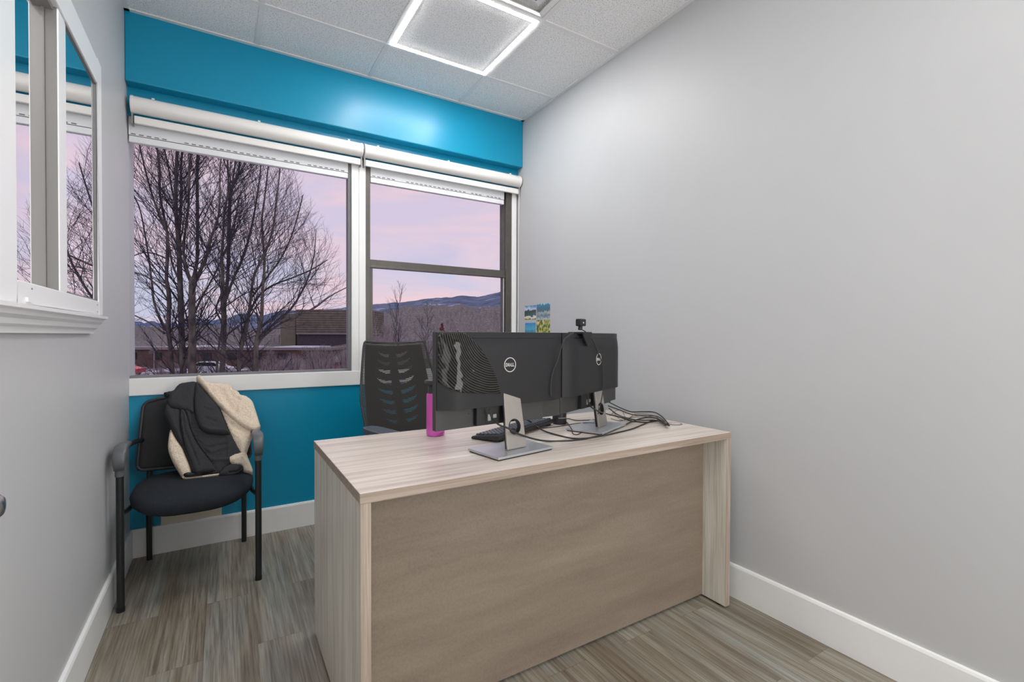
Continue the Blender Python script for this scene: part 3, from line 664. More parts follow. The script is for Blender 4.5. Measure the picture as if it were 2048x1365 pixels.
# ------------------------------------------------------------------ guest chair
gc = thing('guest_chair', (-2.03, -.32, 0), 'black guest chair with arms by the left wall, jacket on it', 'chair')
XL, XR, YF, YK = -2.281, -1.778, -.575, -.068
for s, x in ((-1, XL), (1, XR)):
    MB().tube(catmull([(x, YF, 0.012), (x, YF, .3), (x, YF, .58), (x, YF+.006, .625), (x+s*-.0, YF+.035, .645)], 5), .0135, 14).build('front_leg', M['frame'], gc, smooth=True)
    MB().tube([(x, YF, 0), (x, YF, .02)], .0145, 14).build('leg_cap', M['blkd'], gc)
    xb = x-s*.042
    MB().tube(catmull([(xb, YK, .0), (xb, YK-.004, .25), (xb-s*.004, YK-.03, .40), (xb-s*.01, YK-.028, .52), (xb-s*.012, YK+.005, .70)], 5), .0125, 14).build('rear_leg', M['frame'], gc, smooth=True)
    # seat side rail from front leg to rear leg
    MB().tube(catmull([(x-s*.004, YF, .405), (x-s*.02, YF+.12, .392), (xb-s*.002, YK-.03, .388)], 5), .0105, 10).build('side_rail', M['frame'], gc, smooth=True)
    # arm: tube sloping back plus moulded cap on the front
    MB().tube(catmull([(x, YF+.02, .640), (x+s*-.004, YF+.14, .655), (x-s*.010, YF+.32, .640), (x-s*.014, YK-.04, .618), (x-s*.045, YK+.022, .606)], 6), .0115, 10).build('arm_tube', M['frame'], gc, smooth=True)
    sec = [(YF-.021, .592, .017, .004), (YF-.024, .622, .020, .006), (YF-.020, .650, .0225, .012), (YF+.004, .668, .0240, .014), (YF+.05, .6735, .0235, .012), (YF+.11, .672, .0215, .011), (YF+.17, .667, .018, .010), (YF+.205, .662, .012, .008)]
    m = MB(); rings = []
    for i, (y, z, hw_, th) in enumerate(sec):
        j0, j1 = max(0, i-1), min(len(sec)-1, i+1); d = Vector((0, sec[j1][0]-sec[j0][0], sec[j1][1]-sec[j0][1])).normalized(); n = Vector((0, -d.z, d.y))
        ring = []
        for k in range(16):
            a = 2*PI*k/16; cx = math.copysign(abs(math.cos(a))**.6, math.cos(a)); sy = math.copysign(abs(math.sin(a))**.6, math.sin(a))
            ring.append(m.bm.verts.new(Vector((x+cx*hw_, y, z-.004))+n*sy*th))
        rings.append(ring)
    for a, b in zip(rings, rings[1:]):
        for k in range(16): m.bm.faces.new((a[k], a[(k+1) % 16], b[(k+1) % 16], b[k]))
    m.bm.faces.new(rings[0][::-1]); m.bm.faces.new(rings[-1]); m.build('armrest', M['armp'], gc, smooth='all')
    MB().tube([(x, YF, .56), (x, YF-.001, .598)], .0165, 14).build('arm_socket', M['armp'], gc, smooth=True)
# seat cushion
m = MB(); NS, NR = 48, 9
def seat_pt(a, rr):
    c, s = math.cos(a), math.sin(a); e = .62
    hx = .240*math.copysign(abs(c)**e, c); 
    sy = math.copysign(abs(s)**(e if s > 0 else .82), s); hy = sy*(.235 if s > 0 else .265)
    return hx*rr, hy*rr
top = []; 
levels = [(.0, .0), (.35, 0), (.6, 0), (.78, -.002), (.90, -.008), (.97, -.019), (1.0, -.034), (.985, -.055), (.93, -.070), (.80, -.076), (.4, -.078), (0, -.078)]
rings = []
for rr, dz in levels:
    ring = []
    for k in range(NS):
        x, y = seat_pt(2*PI*k/NS, rr)
        crown = .006*(1-(x/.24)**2) if dz > -.04 else -.004*(1-(x/.24)**2)
        droop = -.018*max(0, (-y-.12)/.14)**2
        ring.append(m.bm.verts.new((-2.03+x, -.385+y, .466+dz+crown+droop)))
    rings.append(ring)
for a, b in zip(rings, rings[1:]):
    for k in range(NS):
        try: m.bm.faces.new((a[k], a[(k+1) % NS], b[(k+1) % NS], b[k]))
        except ValueError: pass
bmesh.ops.remove_doubles(m.bm, verts=m.bm.verts, dist=1e-5)
m.build('seat', M['seatf'], gc, smooth='all')
# backrest: curved, framed net
def back_pt(u, v, off=0):
    # u -1..1 , v 0 bottom..1 top
    zt_ = .828-.036*abs(u)**2.4; zb_ = .468+.003*abs(u)
    z = zb_+(zt_-zb_)*v; hw_ = .246-.018*v
    y = -.128+.075*v+.012*(u*u)*1.2-off*1.0-.012*math.sin(v*PI)
    return Vector((-2.035+u*hw_, y, z))
m = MB(); nu, nv = 26, 14
def rim(u, v):  # superellipse-ish rounding of the corners
    return u, v
F_ = [[m.bm.verts.new(back_pt(-1+2*i/nu, j/nv, .004)) for j in range(nv+1)] for i in range(nu+1)]
for i in range(nu):
    for j in range(nv): m.bm.faces.new((F_[i][j], F_[i+1][j], F_[i+1][j+1], F_[i][j+1]))
net = m.build('backrest_net', M['netv'], gc, smooth='all')
sol = net.modifiers.new('solid', 'SOLIDIFY'); sol.thickness = .003
P = []
for k in range(0, 13): P.append(back_pt(-1, .06+.88*k/12))
P += [back_pt(-.975, .975)]+[back_pt(-.92+1.84*k/16, 1) for k in range(17)]+[back_pt(.975, .975)]
P += [back_pt(1, .94-.88*k/12) for k in range(13)]+[back_pt(.96, .015)]+[back_pt(.9-1.8*k/12, 0) for k in range(13)]+[back_pt(-.96, .015)]
P.append(P[0]); MB().tube(P, .0085, 8, caps=False).build('backrest_frame', M['blk'], gc, smooth='all')
m = MB(); m.box((-2.10, -.085, .50), (-1.96, -.078, .80)); 
for s in (-1, 1): m.tube([(-2.03+s*.205, -.09, .46), (-2.03+s*.20, -.07, .62), (-2.03+s*.17, -.075, .70)], .008, 8)
m.build('backrest_support', M['frame'], gc)

# ------------------------------------------------------------------ jacket draped over the guest chair
JA = Vector((-2.03, -.105, .858)); JB = Vector((-2.03, -.385, .482)); jt = (JA-JB).normalized(); jn = Vector((1, 0, 0)).cross(jt).normalized()
if jn.y > 0: jn = -jn
jk = thing('jacket', (-2.0, -.30, .47), 'charcoal jacket with cream fleece lining draped on the guest chair', 'jacket')
def j2(a, b):
    p = unpl(300+a/5.6875, 740+b/5.6875, JB, jn)-JB; return Vector((p.x, p.dot(jt)))
def segd(p, a, b):
    ab = b-a; t = max(0, min(1, (p-a).dot(ab)/max(1e-12, ab.length_squared))); return (p-(a+ab*t)).length
def puff(name, poly, m_, h0, bulge, rad, folds=(), depth=.02, fill=False, wr=.0015, seed=0, step=.005):
    # folds: list of (polyline, height, width)
    B = catmull([Vector((a, b, 0)) for a, b in poly], 4, True); B = [j2(p.x, p.y) for p in B]
    FD = [([j2(a, b) for a, b in pl], h, w) for pl, h, w in folds]
    nb = len(B); pts = list(B); ed = [(i, (i+1) % nb) for i in range(nb)]
    def inside(p):
        c = False
        for i in range(nb):
            a, b = B[i], B[i-1]
            if (a.y > p.y) != (b.y > p.y) and p.x < (b.x-a.x)*(p.y-a.y)/(b.y-a.y)+a.x: c = not c
        return c
    def bd(p): return min(segd(p, B[i], B[i-1]) for i in range(nb))
    x = min(p.x for p in B); 
    while x < max(p.x for p in B):
        y = min(p.y for p in B)
        while y < max(p.y for p in B):
            q = Vector((x, y))
            if inside(q) and bd(q) > step*.5: pts.append(q)
            y += step
        x += step
    v, e, f, *_ = delaunay_2d_cdt(pts, ed, [], 1, 1e-7)
    m = MB(); top = []; bot = []
    for p in v:
        d = min(1, bd(p)/rad); h = h0+bulge*math.sqrt(max(0, 1-(1-d)**2))
        for pl, fh, fw in FD:
            dd = min(segd(p, pl[i], pl[i+1]) for i in range(len(pl)-1)); h += fh*math.exp(-(dd/fw)**2)*min(1, d*1.5)
        h += wr*noise.noise(Vector((p.x*38+seed*7, p.y*30, seed)))*min(1, d*2)+wr*.6*noise.noise(Vector((p.x*90, p.y*80+seed, 3)))
        P3 = JB+Vector((1, 0, 0))*p.x+jt*p.y
        top.append(m.bm.verts.new(P3+jn*h))
        if fill:
            q = P3.copy(); q.y = max(q.y, min(-.09, -.14+.075*(q.z-.468)/.36)-.022); q.z = max(q.z-.02*(1-d), .478); bot.append(m.bm.verts.new(q))
        else: bot.append(m.bm.verts.new(P3+jn*(h0-depth)))
    cnt = {}
    for t in f:
        m.bm.faces.new([top[i] for i in t]); m.bm.faces.new([bot[i] for i in t][::-1])
        for i in range(len(t)): cnt[(t[i], t[(i+1) % len(t)])] = 1
    for (a, b) in cnt:
        if (b, a) not in cnt: m.bm.faces.new((bot[a], bot[b], top[b], top[a]))
    return m.build(name, M[m_], jk, smooth=True)
puff('jacket_body', [(165, 510), (180, 440), (200, 390), (300, 300), (520, 250), (760, 300), (1000, 400), (1090, 640), (1100, 900), (1010, 1060), (870, 1110), (790, 1190), (620, 1215), (500, 1205), (450, 1120), (400, 960), (330, 860), (250, 720)], 'coat', 0, .022, .03,
     [([(500, 800), (640, 905), (860, 860)], -.006, .006), ([(560, 870), (700, 960), (880, 900)], .007, .007), ([(640, 1000), (720, 1050), (890, 1040)], .008, .008), ([(880, 770), (900, 900), (890, 1010)], .006, .005), ([(480, 620), (560, 640)], .005, .005), ([(490, 700), (580, 715)], .005, .005)], fill=True, seed=1)
puff('hood', [(160, 295), (215, 278), (270, 265), (305, 222), (350, 188), (430, 172), (530, 172), (522, 300), (508, 420), (500, 520), (420, 496), (330, 478), (245, 455), (195, 388), (218, 335)], 'coat', .024, .016, .022, [([(240, 455), (215, 400), (260, 360)], .006, .006), ([(340, 200), (300, 320), (340, 470)], .004, .02)], depth=.035, seed=2)
puff('jacket_flap', [(528, 175), (600, 255), (700, 365), (775, 450), (835, 590), (905, 745), (870, 768), (760, 766), (650, 750), (570, 695), (530, 600), (508, 500), (502, 380), (512, 250)], 'coat', .030, .022, .030, [([(560, 690), (680, 735), (860, 745)], .008, .008), ([(640, 600), (740, 640)], -.005, .006), ([(640, 480), (720, 500)], .004, .006), ([(520, 300), (520, 560)], .006, .005)], depth=.035, seed=3)
puff('sleeve', [(200, 395), (175, 515), (225, 640), (300, 790), (370, 890), (420, 1010), (470, 1140), (505, 1205), (530, 1195), (470, 1060), (400, 900), (360, 740), (345, 600), (340, 480), (260, 460)], 'coat', .018, .016, .020, [([(230, 520), (310, 720), (400, 920)], .005, .010)], depth=.03, seed=4)
puff('sleeve', [(350, 490), (400, 492), (440, 560), (475, 690), (530, 830), (620, 960), (710, 1075), (760, 1175), (700, 1190), (600, 1200), (515, 1205), (465, 1080), (400, 900), (362, 740), (345, 600)], 'coat', .024, .018, .018, [([(372, 520), (400, 720), (480, 920), (560, 1120)], -.006, .004), ([(350, 560), (370, 750), (420, 900)], .004, .005)], depth=.03, seed=5)
puff('sleeve', [(405, 495), (470, 530), (482, 640), (500, 720), (560, 850), (650, 985), (720, 1080), (748, 1140), (700, 1090), (600, 965), (520, 840), (455, 690), (428, 580)], 'coat', .034, .014, .012, [], depth=.03, seed=6)
puff('fleece_lining', [(236, 690), (214, 780), (205, 890), (222, 960), (268, 1060), (322, 1150), (378, 1238), (425, 1215), (470, 1185), (452, 1090), (402, 975), (372, 900), (322, 830), (275, 755)], 'fleece', .006, .018, .018, [], depth=.028, wr=.003, seed=7)
puff('fleece_lining', [(560, 112), (620, 150), (700, 165), (850, 175), (935, 200), (945, 240), (1000, 260), (1030, 300), (1100, 320), (1160, 370), (1195, 460), (1230, 570), (1250, 650), (1230, 715), (1165, 760), (1130, 850), (1095, 945), (1060, 985), (1012, 945), (950, 835), (905, 745), (845, 600), (785, 455), (705, 350), (610, 235)], 'fleece', .012, .022, .03,
     [([(820, 280), (860, 380), (960, 500)], -.007, .012), ([(900, 250), (930, 330), (1020, 380), (985, 510)], -.005, .009), ([(1040, 330), (1000, 480)], .006, .010), ([(900, 640), (1060, 720), (1160, 700)], -.010, .012), ([(1000, 800), (1080, 900)], .006, .012)], depth=.035, wr=.004, seed=8)
puff('fleece_collar', [(528, 140), (565, 106), (615, 150), (700, 270), (780, 370), (870, 460), (980, 540), (1100, 610), (1200, 650), (1250, 665), (1238, 705), (1180, 740), (1060, 690), (960, 620), (870, 540), (800, 460), (765, 430), (680, 330), (590, 215)], 'fleece', .036, .020, .016, [], depth=.035, wr=.003, seed=9)
puff('fleece_lining', [(1040, 955), (1085, 940), (1120, 1030), (1150, 1100), (1168, 1160), (1145, 1188), (1060, 1160), (1040, 1105), (950, 1095), (895, 1060), (890, 1020), (950, 980)], 'fleece', .012, .018, .018, [([(950, 1050), (1060, 1020), (1120, 1120)], .006, .008)], depth=.03, wr=.003, seed=10)
puff('cuff', [(780, 1232), (790, 1195), (850, 1125), (940, 1096), (1035, 1105), (1062, 1140), (1040, 1190), (960, 1222), (870, 1237)], 'coat', .020, .022, .018, [([(900, 1205), (1000, 1190), (1035, 1150)], -.010, .004)], depth=.03, seed=11)
puff('hem', [(382, 1215), (440, 1188), (530, 1205), (640, 1205), (760, 1178), (795, 1195), (700, 1218), (560, 1230), (430, 1242)], 'coat', .022, .014, .008, [], depth=.03, seed=12)
puff('fleece_hem', [(372, 1235), (430, 1242), (600, 1222), (785, 1196), (782, 1230), (600, 1250), (430, 1262), (390, 1256)], 'fleece', .018, .012, .008, [], depth=.03, wr=.002, seed=13)

# ------------------------------------------------------------------ office chair behind the desk
oc = thing('office_chair', (-1.02, -.80, 0), 'black mesh back office chair tucked behind the desk', 'chair', math.atan2(.2364, .9717))
# local: +x picture right, -y faces the desk
tl = R(17); bt_w = wmat(oc).inverted() @ Vector((-1.108, -.488, 1.104))
Bk = Matrix.Translation((bt_w.x, bt_w.y, 1.104)) @ Matrix.Rotation(PI/2-tl, 4, 'X')   # local xy = width,up ; z towards the desk side
def hwid(t): # half width, t=0 top .. going down (metres)
    return .188+.055*min(1, t/.30)
def bkp(s, t, off=0): # s -1..1, t metres below the top
    return Bk @ Vector((s*hwid(t), -t, off+.0-.035*(1-s*s)*1.0-.02*math.sin(min(1, t/.52)*PI)+.02))
def leafs():
    L = []
    for r_, (t0, w, hgt) in enumerate(((.055, .075, .024), (.098, .085, .026), (.143, .095, .026), (.20, .10, .030), (.255, .10, .028), (.31, .10, .028), (.365, .095, .028), (.42, .08, .022))):
        for sgn in (-1, 1):
            x0, x1 = .022, .022+w
            L.append([(sgn*x0, -(t0+hgt*.2)), (sgn*(x0+.3*w), -(t0+hgt*.15)), (sgn*(x0+.65*w), -(t0-hgt*.15)), (sgn*x1, -(t0-hgt*.55)), (sgn*(x0+.75*w), -(t0+hgt*.3)), (sgn*(x0+.4*w), -(t0+hgt*.8)), (sgn*(x0+.08*w), -(t0+hgt*1.0))])
    return L
outer = []
for k in range(9): outer.append((-.172+.344*k/8, -.012))
for k in range(8): outer.append((.176+.045*k/7, -.03-.41*k/7))
for k in range(7): outer.append((.19-.38*k/6, -.50))
for k in range(8): outer.append((-.221+.045*k/7, -.44+.41*k/7))
m = MB(); m.prism(outer, -.006, 0, None, holes=leafs())
for v_ in m.bm.verts:
    s = v_.co.x/hwid(-v_.co.y); off = v_.co.z-.010
    v_.co = bkp(s, -v_.co.y, off)
m.build('back_shell', M['blk'], oc, local=True)
m = MB(); g = [[m.bm.verts.new(bkp(-1+2*i/20, .52*j/24, .004)) for j in range(25)] for i in range(21)]
for i in range(20):
    for j in range(24): m.bm.faces.new((g[i][j], g[i+1][j], g[i+1][j+1], g[i][j+1]))
nt = m.build('back_net', M['neth'], oc, local=True, smooth='all')
sd = nt.modifiers.new('solid', 'SOLIDIFY'); sd.thickness = .0015
P = [bkp(-1, .5-.47*k/12) for k in range(13)]+[bkp(-.985, .008)]+[bkp(-.95+1.9*k/12, 0) for k in range(13)]+[bkp(.985, .008)]+[bkp(1, .03+.47*k/12) for k in range(13)]+[bkp(.9-1.8*k/8, .52) for k in range(9)]; P.append(P[0])
MB().tube(P, .0065, 8, caps=False).build('back_frame', M['blk'], oc, local=True, smooth='all')
bb_ = bkp(0, .50, -.02)
MB().tube(catmull([bkp(0, .25, -.018), bkp(0, .42, -.03), bb_+Vector((0, .02, -.06)), (0, bb_.y-.02, .45), (0, bb_.y-.14, .43)], 5), .022, 10).build('back_bracket', M['blkd'], oc, local=True, smooth='all')
m = MB(); sy = bb_.y-.27
rings = []
for rr, dz in [(0, 0), (.5, 0), (.8, -.003), (.93, -.012), (1, -.032), (.96, -.055), (.8, -.065), (0, -.066)]:
    ring = []
    for k in range(36):
        a = 2*PI*k/36; c, s = math.cos(a), math.sin(a)
        ring.append(m.bm.verts.new((.245*rr*math.copysign(abs(c)**.6, c), sy+.235*rr*math.copysign(abs(s)**.6, s), .50+dz)))
    rings.append(ring)
for a, b in zip(rings, rings[1:]):
    for k in range(36): m.bm.faces.new((a[k], a[(k+1) % 36], b[(k+1) % 36], b[k]))
m.build('seat', M['seatf'], oc, local=True, smooth='all')
for s in (-1, 1):
    ax = s*.315
    MB().tube(catmull([(s*.10, sy+.02, .425), (s*.26, sy+.02, .425), (ax, sy+.02, .47), (ax, sy+.02, .56), (ax, sy+.01, .69)], 5), .017, 10, ell=(1, 1)).build('arm_post', M['blkd'], oc, local=True, smooth='all')
    m = MB(); q = []
    for k in range(28):
        a = 2*PI*k/28; c, s_ = math.cos(a), math.sin(a); q.append((ax+.044*math.copysign(abs(c)**.55, c)*(1-.12*s_), sy-.015+.128*math.copysign(abs(s_)**.62, s_)))
    m.prism(q, .690, .716); m.build('arm_pad', M['mousepad'], oc, local=True, bevel=.006, seg=3)
MB().tube([(0, sy, .10), (0, sy, .43)], [.026, .018], 16).build('gas_lift', M['blkd'], oc, local=True, smooth=True)
MB().box((-.10, sy-.10, .415), (.10, sy+.12, .436)).build('seat_plate', M['blkd'], oc, local=True, bevel=.005)
for k in range(5):
    a = 2*PI*k/5+.3; c, s = math.cos(a), math.sin(a)
    MB().tube([(0, sy, .10), (.15*c, sy+.15*s, .092), (.29*c, sy+.29*s, .072)], [.024, .019, .014], 8).build('base_arm', M['blk'], oc, local=True, smooth=True)
    cx, cy = .29*c, sy+.29*s; Mw = Matrix.Translation((cx, cy, .026)) @ Matrix.Rotation(a, 4, 'Z') @ Matrix.Rotation(PI/2, 4, 'X')
    MB().lathe([(0, -.022), (.022, -.022), (.026, -.018), (.026, .018), (.022, .022), (0, .022)], M=Mw, n=20).tube([(cx, cy, .04), (cx, cy, .074)], .007, 8).build('caster', M['blkd'], oc, local=True, smooth=True)

# ------------------------------------------------------------------ outdoors
GZ = -3.4
def ground():
    t = NT('snowy_ground'); t.b.inputs['Roughness'].default_value = .95
    n = t.N('ShaderNodeTexNoise', {'Vector': t.coord((1, .35, 1)), 'Scale': .35, 'Detail': 6, 'Roughness': .65})
    t.L(t.ramp(n.outputs[0], [(.42, lin(70, 66, 70)), (.50, lin(120, 114, 122)), (.56, lin(214, 216, 228))]), t.b.inputs['Base Color']); return t.m
M['ground'] = ground()
m = MB(); m.box((-160, .8, GZ-.3), (400, 500, GZ)); o = m.build('ground', M['ground']); struct(o)
def woods(name, c1, c2, snow, vs=.5, sn=.62):
    t = NT(name); t.b.inputs['Roughness'].default_value = 1; t.b.inputs['Specular IOR Level'].default_value = 0
    n = t.N('ShaderNodeTexNoise', {'Vector': t.coord((1, 1, .28)), 'Scale': vs, 'Detail': 7, 'Roughness': .75})
    n2 = t.N('ShaderNodeTexNoise', {'Vector': t.coord((1, 1, 1.5)), 'Scale': vs*.25, 'Detail': 6, 'Roughness': .75})
    a = t.ramp(n.outputs[0], [(.35, c1), (.62, c2)]); b = t.ramp(n2.outputs[0], [(sn, (0, 0, 0, 1)), (sn+.06, (1, 1, 1, 1))])
    x = t.N('ShaderNodeMixRGB', {'Fac': b, 'Color1': a, 'Color2': snow}); t.L(x.outputs[0], t.b.inputs['Base Color']); return t.m
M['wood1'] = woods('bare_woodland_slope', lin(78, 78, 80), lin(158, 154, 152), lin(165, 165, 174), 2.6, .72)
M['wood2'] = woods('haze_tinted_ridge', lin(84, 98, 122), lin(126, 138, 162), lin(196, 204, 222), .10, .56)  # bluish distance haze is mixed into the ridge colour
M['wood3'] = woods('haze_blue_mountain', lin(86, 106, 140), lin(118, 136, 168), lin(170, 185, 210), .03, .6)  # mountain blue stands for air haze, painted into the base colour
def ridge(name, prof, d0, d1, zb, m_, seed, amp, label, n=120):
    # prof: skyline as (u, v) seen at distance d1, slope runs down to d0
    m = MB(); rows = 10; us = [prof[0][0]+(prof[-1][0]-prof[0][0])*i/n for i in range(n+1)]; grid = []
    for u in us:
        k = 0
        while k < len(prof)-2 and prof[k+1][0] < u: k += 1
        f = (u-prof[k][0])/(prof[k+1][0]-prof[k][0]); v = prof[k][1]*(1-f)+prof[k+1][1]*f
        top = und(u, v, d1); colm = []
        for j in range(rows+1):
            s = j/rows; d = d0+(d1-d0)*s; p = und(u, 672, d); zz = zb+(top.z-zb)*(s**.8)
            zz += amp*noise.noise(Vector((p.x*.05+seed, p.y*.05, 1)))*s+amp*.35*noise.noise(Vector((p.x*.25, p.y*.25, seed)))*(s > .5)+(1.1*abs(noise.noise(Vector((p.x*1.1, p.y*.9, seed)))) if 'wooded' in name else 0)*(s > .35)
            colm.append(m.bm.verts.new((p.x, p.y, zz)))
        p = und(u, 672, d1+(d1-d0)*.5); colm.append(m.bm.verts.new((p.x, p.y, zb)))
        grid.append(colm)
    for a, b in zip(grid, grid[1:]):
        for j in range(len(a)-1): m.bm.faces.new((a[j], b[j], b[j+1], a[j+1]))
    o = m.build(name, M[m_], smooth='all'); o['label'] = label; o['kind'] = 'structure'; return o
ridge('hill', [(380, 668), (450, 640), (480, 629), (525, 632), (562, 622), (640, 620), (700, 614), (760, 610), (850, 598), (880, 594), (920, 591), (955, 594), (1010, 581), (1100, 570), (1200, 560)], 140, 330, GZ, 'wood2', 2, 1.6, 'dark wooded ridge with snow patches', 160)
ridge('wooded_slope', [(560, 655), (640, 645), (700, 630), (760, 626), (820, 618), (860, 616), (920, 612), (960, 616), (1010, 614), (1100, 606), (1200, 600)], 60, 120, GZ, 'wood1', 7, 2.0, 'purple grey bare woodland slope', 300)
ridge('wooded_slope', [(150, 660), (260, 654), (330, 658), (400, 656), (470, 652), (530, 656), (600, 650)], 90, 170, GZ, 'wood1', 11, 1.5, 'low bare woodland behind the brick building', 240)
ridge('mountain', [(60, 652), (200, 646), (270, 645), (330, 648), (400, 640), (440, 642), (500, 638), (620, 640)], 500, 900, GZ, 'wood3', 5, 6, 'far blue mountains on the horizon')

def bark(name, c1, c2):
    t = NT(name); t.b.inputs['Roughness'].default_value = .95; t.b.inputs['Specular IOR Level'].default_value = .1
    n = t.N('ShaderNodeTexNoise', {'Vector': t.coord((1, 1, .3)), 'Scale': 9, 'Detail': 5}); t.L(t.ramp(n.outputs[0], [(.3, c1), (.7, c2)]), t.b.inputs['Base Color']); return t.m
M['bark'] = bark('grey_brown_bark', lin(72, 67, 68), lin(122, 114, 105))
M['twig'] = bark('dark_twig_bark', lin(54, 54, 66), lin(88, 85, 93))
M['paleb'] = bark('pale_birch_bark', lin(150, 140, 140), lin(190, 180, 180))
M['purt'] = bark('purple_grey_twigs', lin(122, 113, 116), lin(178, 166, 166))
M['redl'] = bark('russet_dead_leaves', lin(110, 62, 60), lin(150, 90, 84))

def grow(m, p, d, L, r, lvl, rnd, spread, upb, kids, taper=.25, segs=None, test=None, sides=3):
    segs = segs or max(3, int(5-lvl)); pts = [p.copy()]; rad = [r]; dd = d.copy()
    for i in range(segs):
        dd = (dd+Vector((rnd.gauss(0, .10), rnd.gauss(0, .10), rnd.gauss(0, .06)+upb))).normalized()
        pts.append(pts[-1]+dd*(L/segs)); rad.append(r*(1-(1-taper)*(i+1)/segs))
    if test and not test(pts[-1]): return
    m.tube(pts, rad, sides if lvl else max(sides, 4), caps=False)
    if lvl >= len(kids): return
    n = kids[lvl]
    for k in range(n):
        f = .15+.82*(k+rnd.random()*.8)/n; idx = min(segs-1, int(f*segs)); a = f*segs-idx
        q = pts[idx].lerp(pts[idx+1], min(1, a)); t = (pts[idx+1]-pts[idx]).normalized()
        o = Vector((rnd.gauss(0, 1), rnd.gauss(0, 1), rnd.gauss(0, .5))); o = (o-t*o.dot(t)).normalized()
        an = rnd.uniform(*spread); nd = (t*math.cos(an)+o*math.sin(an)).normalized()
        grow(m, q, nd, L*rnd.uniform(.38, .62)*(1.1-.45*f), r*.5*(1-.5*f)+.0012, lvl+1, rnd, spread, upb, kids, taper, None, test, sides)
# crown limit seen in the photograph's window, as a silhouette
ENV = [(-300, -900), (560, -400), (585, 300), (612, 372), (640, 420), (668, 470), (692, 540), (712, 600), (720, 800)]
def env(p):
    u, v = proj(p)
    if v < -600: return False
    for (a, b), (c, d) in zip(ENV, ENV[1:]):
        if b <= v <= d: return u < a+(c-a)*(v-b)/(d-b)+6
    return True
def big_tree(label, stems, seed, dist, base_uv, kids=(9, 6, 3)):
    rnd = random.Random(seed); base = und(base_uv[0], base_uv[1], dist); base.z = GZ
    t = thing('bare_tree', base, label, 'tree', group='bare multi stemmed trees outside the left window')
    tr = MB(); br = MB()
    for k, (P, den) in enumerate(stems):
        dz = dist+rnd.uniform(-.35, .35); W_ = []; rr = []
        for i, (u, v, w) in enumerate(P):
            dd = dz+(rnd.uniform(-.1, .1) if i else 0)+(.6*(k % 3-1))*min(1, i/4)
            W_.append(und(u, v, dd)); rr.append(w*dd/FPX/2)
        if P[0][1] > 720:      # reaches the window bottom: continue to the ground
            b2 = base+Vector((W_[0].x-base.x, W_[0].y-base.y, 0))*.6; W_ = [b2, b2.lerp(W_[0], .5)+Vector((0, 0, 0))]+W_; rr = [rr[0]*1.35, rr[0]*1.15]+rr
        C_ = catmull(W_, 4); R_ = []
        for i in range(len(C_)):
            f = i/4; a = min(len(rr)-2, int(f)); R_.append(rr[a]*(1-(f-a))+rr[a+1]*(f-a))
        tr.tube(C_, R_, 8)
        tot = len(C_)
        nb = int(den*.78)
        for q in range(nb):
            f = rnd.uniform(.12, .99)*(tot-2); i = int(f); p = C_[i].lerp(C_[i+1], f-i); tdir = (C_[i+1]-C_[i]).normalized()
            if p.z < -.9: continue
            side = rnd.choice((-1, 1)); o = RT*side*rnd.uniform(.5, 1)+FW*rnd.uniform(-.9, .9); o = (o-tdir*o.dot(tdir)).normalized()
            hz = (p.z-.2)/5; an = rnd.uniform(.45, .95)*(1.15-.45*min(1, max(0, hz)))
            nd = tdir*math.cos(an)+o*math.sin(an)
            grow(br, p, nd.normalized(), rnd.uniform(.9, 2.1), max(.0055, R_[i]*rnd.uniform(.22, .42)), 1, rnd, (.35, .8), .055, (0,)+kids[1:] if False else (0, kids[1], kids[2]), .22, 6, env, 3)
    tr.build('trunk', M['bark'], t, smooth='all'); br.build('branches', M['twig'], t)
    return t
D = 11.6
big_tree('bare tree with upright stems at the far left of the window', [
    ([(345, 760, 8), (341, 700, 8), (337, 658, 8), (338, 599, 7), (333, 559, 6), (335, 508, 6), (334, 465, 5), (327, 429, 4.5), (320, 390, 4), (319, 340, 4), (313, 285, 3), (305, 190, 2), (300, 80, 1)], 44),
    ([(333, 660, 4.5), (322, 640, 4), (308, 605, 3.8), (303, 560, 3.4), (298, 520, 3), (290, 470, 3), (280, 420, 2.5), (262, 380, 2), (240, 340, 1.2)], 22),
    ([(329, 668, 3.5), (299, 646, 3), (275, 634, 2.6), (256, 625, 2.2), (225, 608, 1.2)], 10),
    ([(336, 470, 4), (322, 440, 4), (306, 395, 3.4), (293, 350, 3), (281, 300, 2.5), (268, 230, 1.5)], 26),
    ([(337, 520, 3), (310, 508, 2.6), (285, 506, 2.2), (262, 514, 1.8), (235, 520, 1)], 8),
    ([(335, 600, 3), (318, 575, 3), (290, 552, 2.4), (262, 545, 2), (230, 550, 1)], 10)], 1, D+.5, (345, 760))
big_tree('bare tree with a thick straight stem left of the forked one', [
    ([(367, 760, 12), (364, 690, 11.5), (362, 620, 10.5), (360, 560, 9.5), (358, 500, 8.5), (355, 460, 7.5), (352, 420, 6.5), (352, 360, 6), (355, 285, 5.5), (356, 200, 4), (358, 90, 2)], 60),
    ([(358, 470, 5.5), (361, 430, 4.8), (363, 380, 4.6), (362, 330, 4), (368, 285, 3), (378, 190, 2)], 30),
    ([(354, 420, 3.5), (344, 380, 3.2), (336, 330, 3), (326, 285, 2.6), (312, 200, 1.6)], 26),
    ([(358, 560, 4), (345, 530, 3.6), (338, 490, 3.2), (330, 455, 3), (312, 410, 2.4), (290, 375, 2), (262, 350, 1.4)], 22)], 2, D, (366, 760))
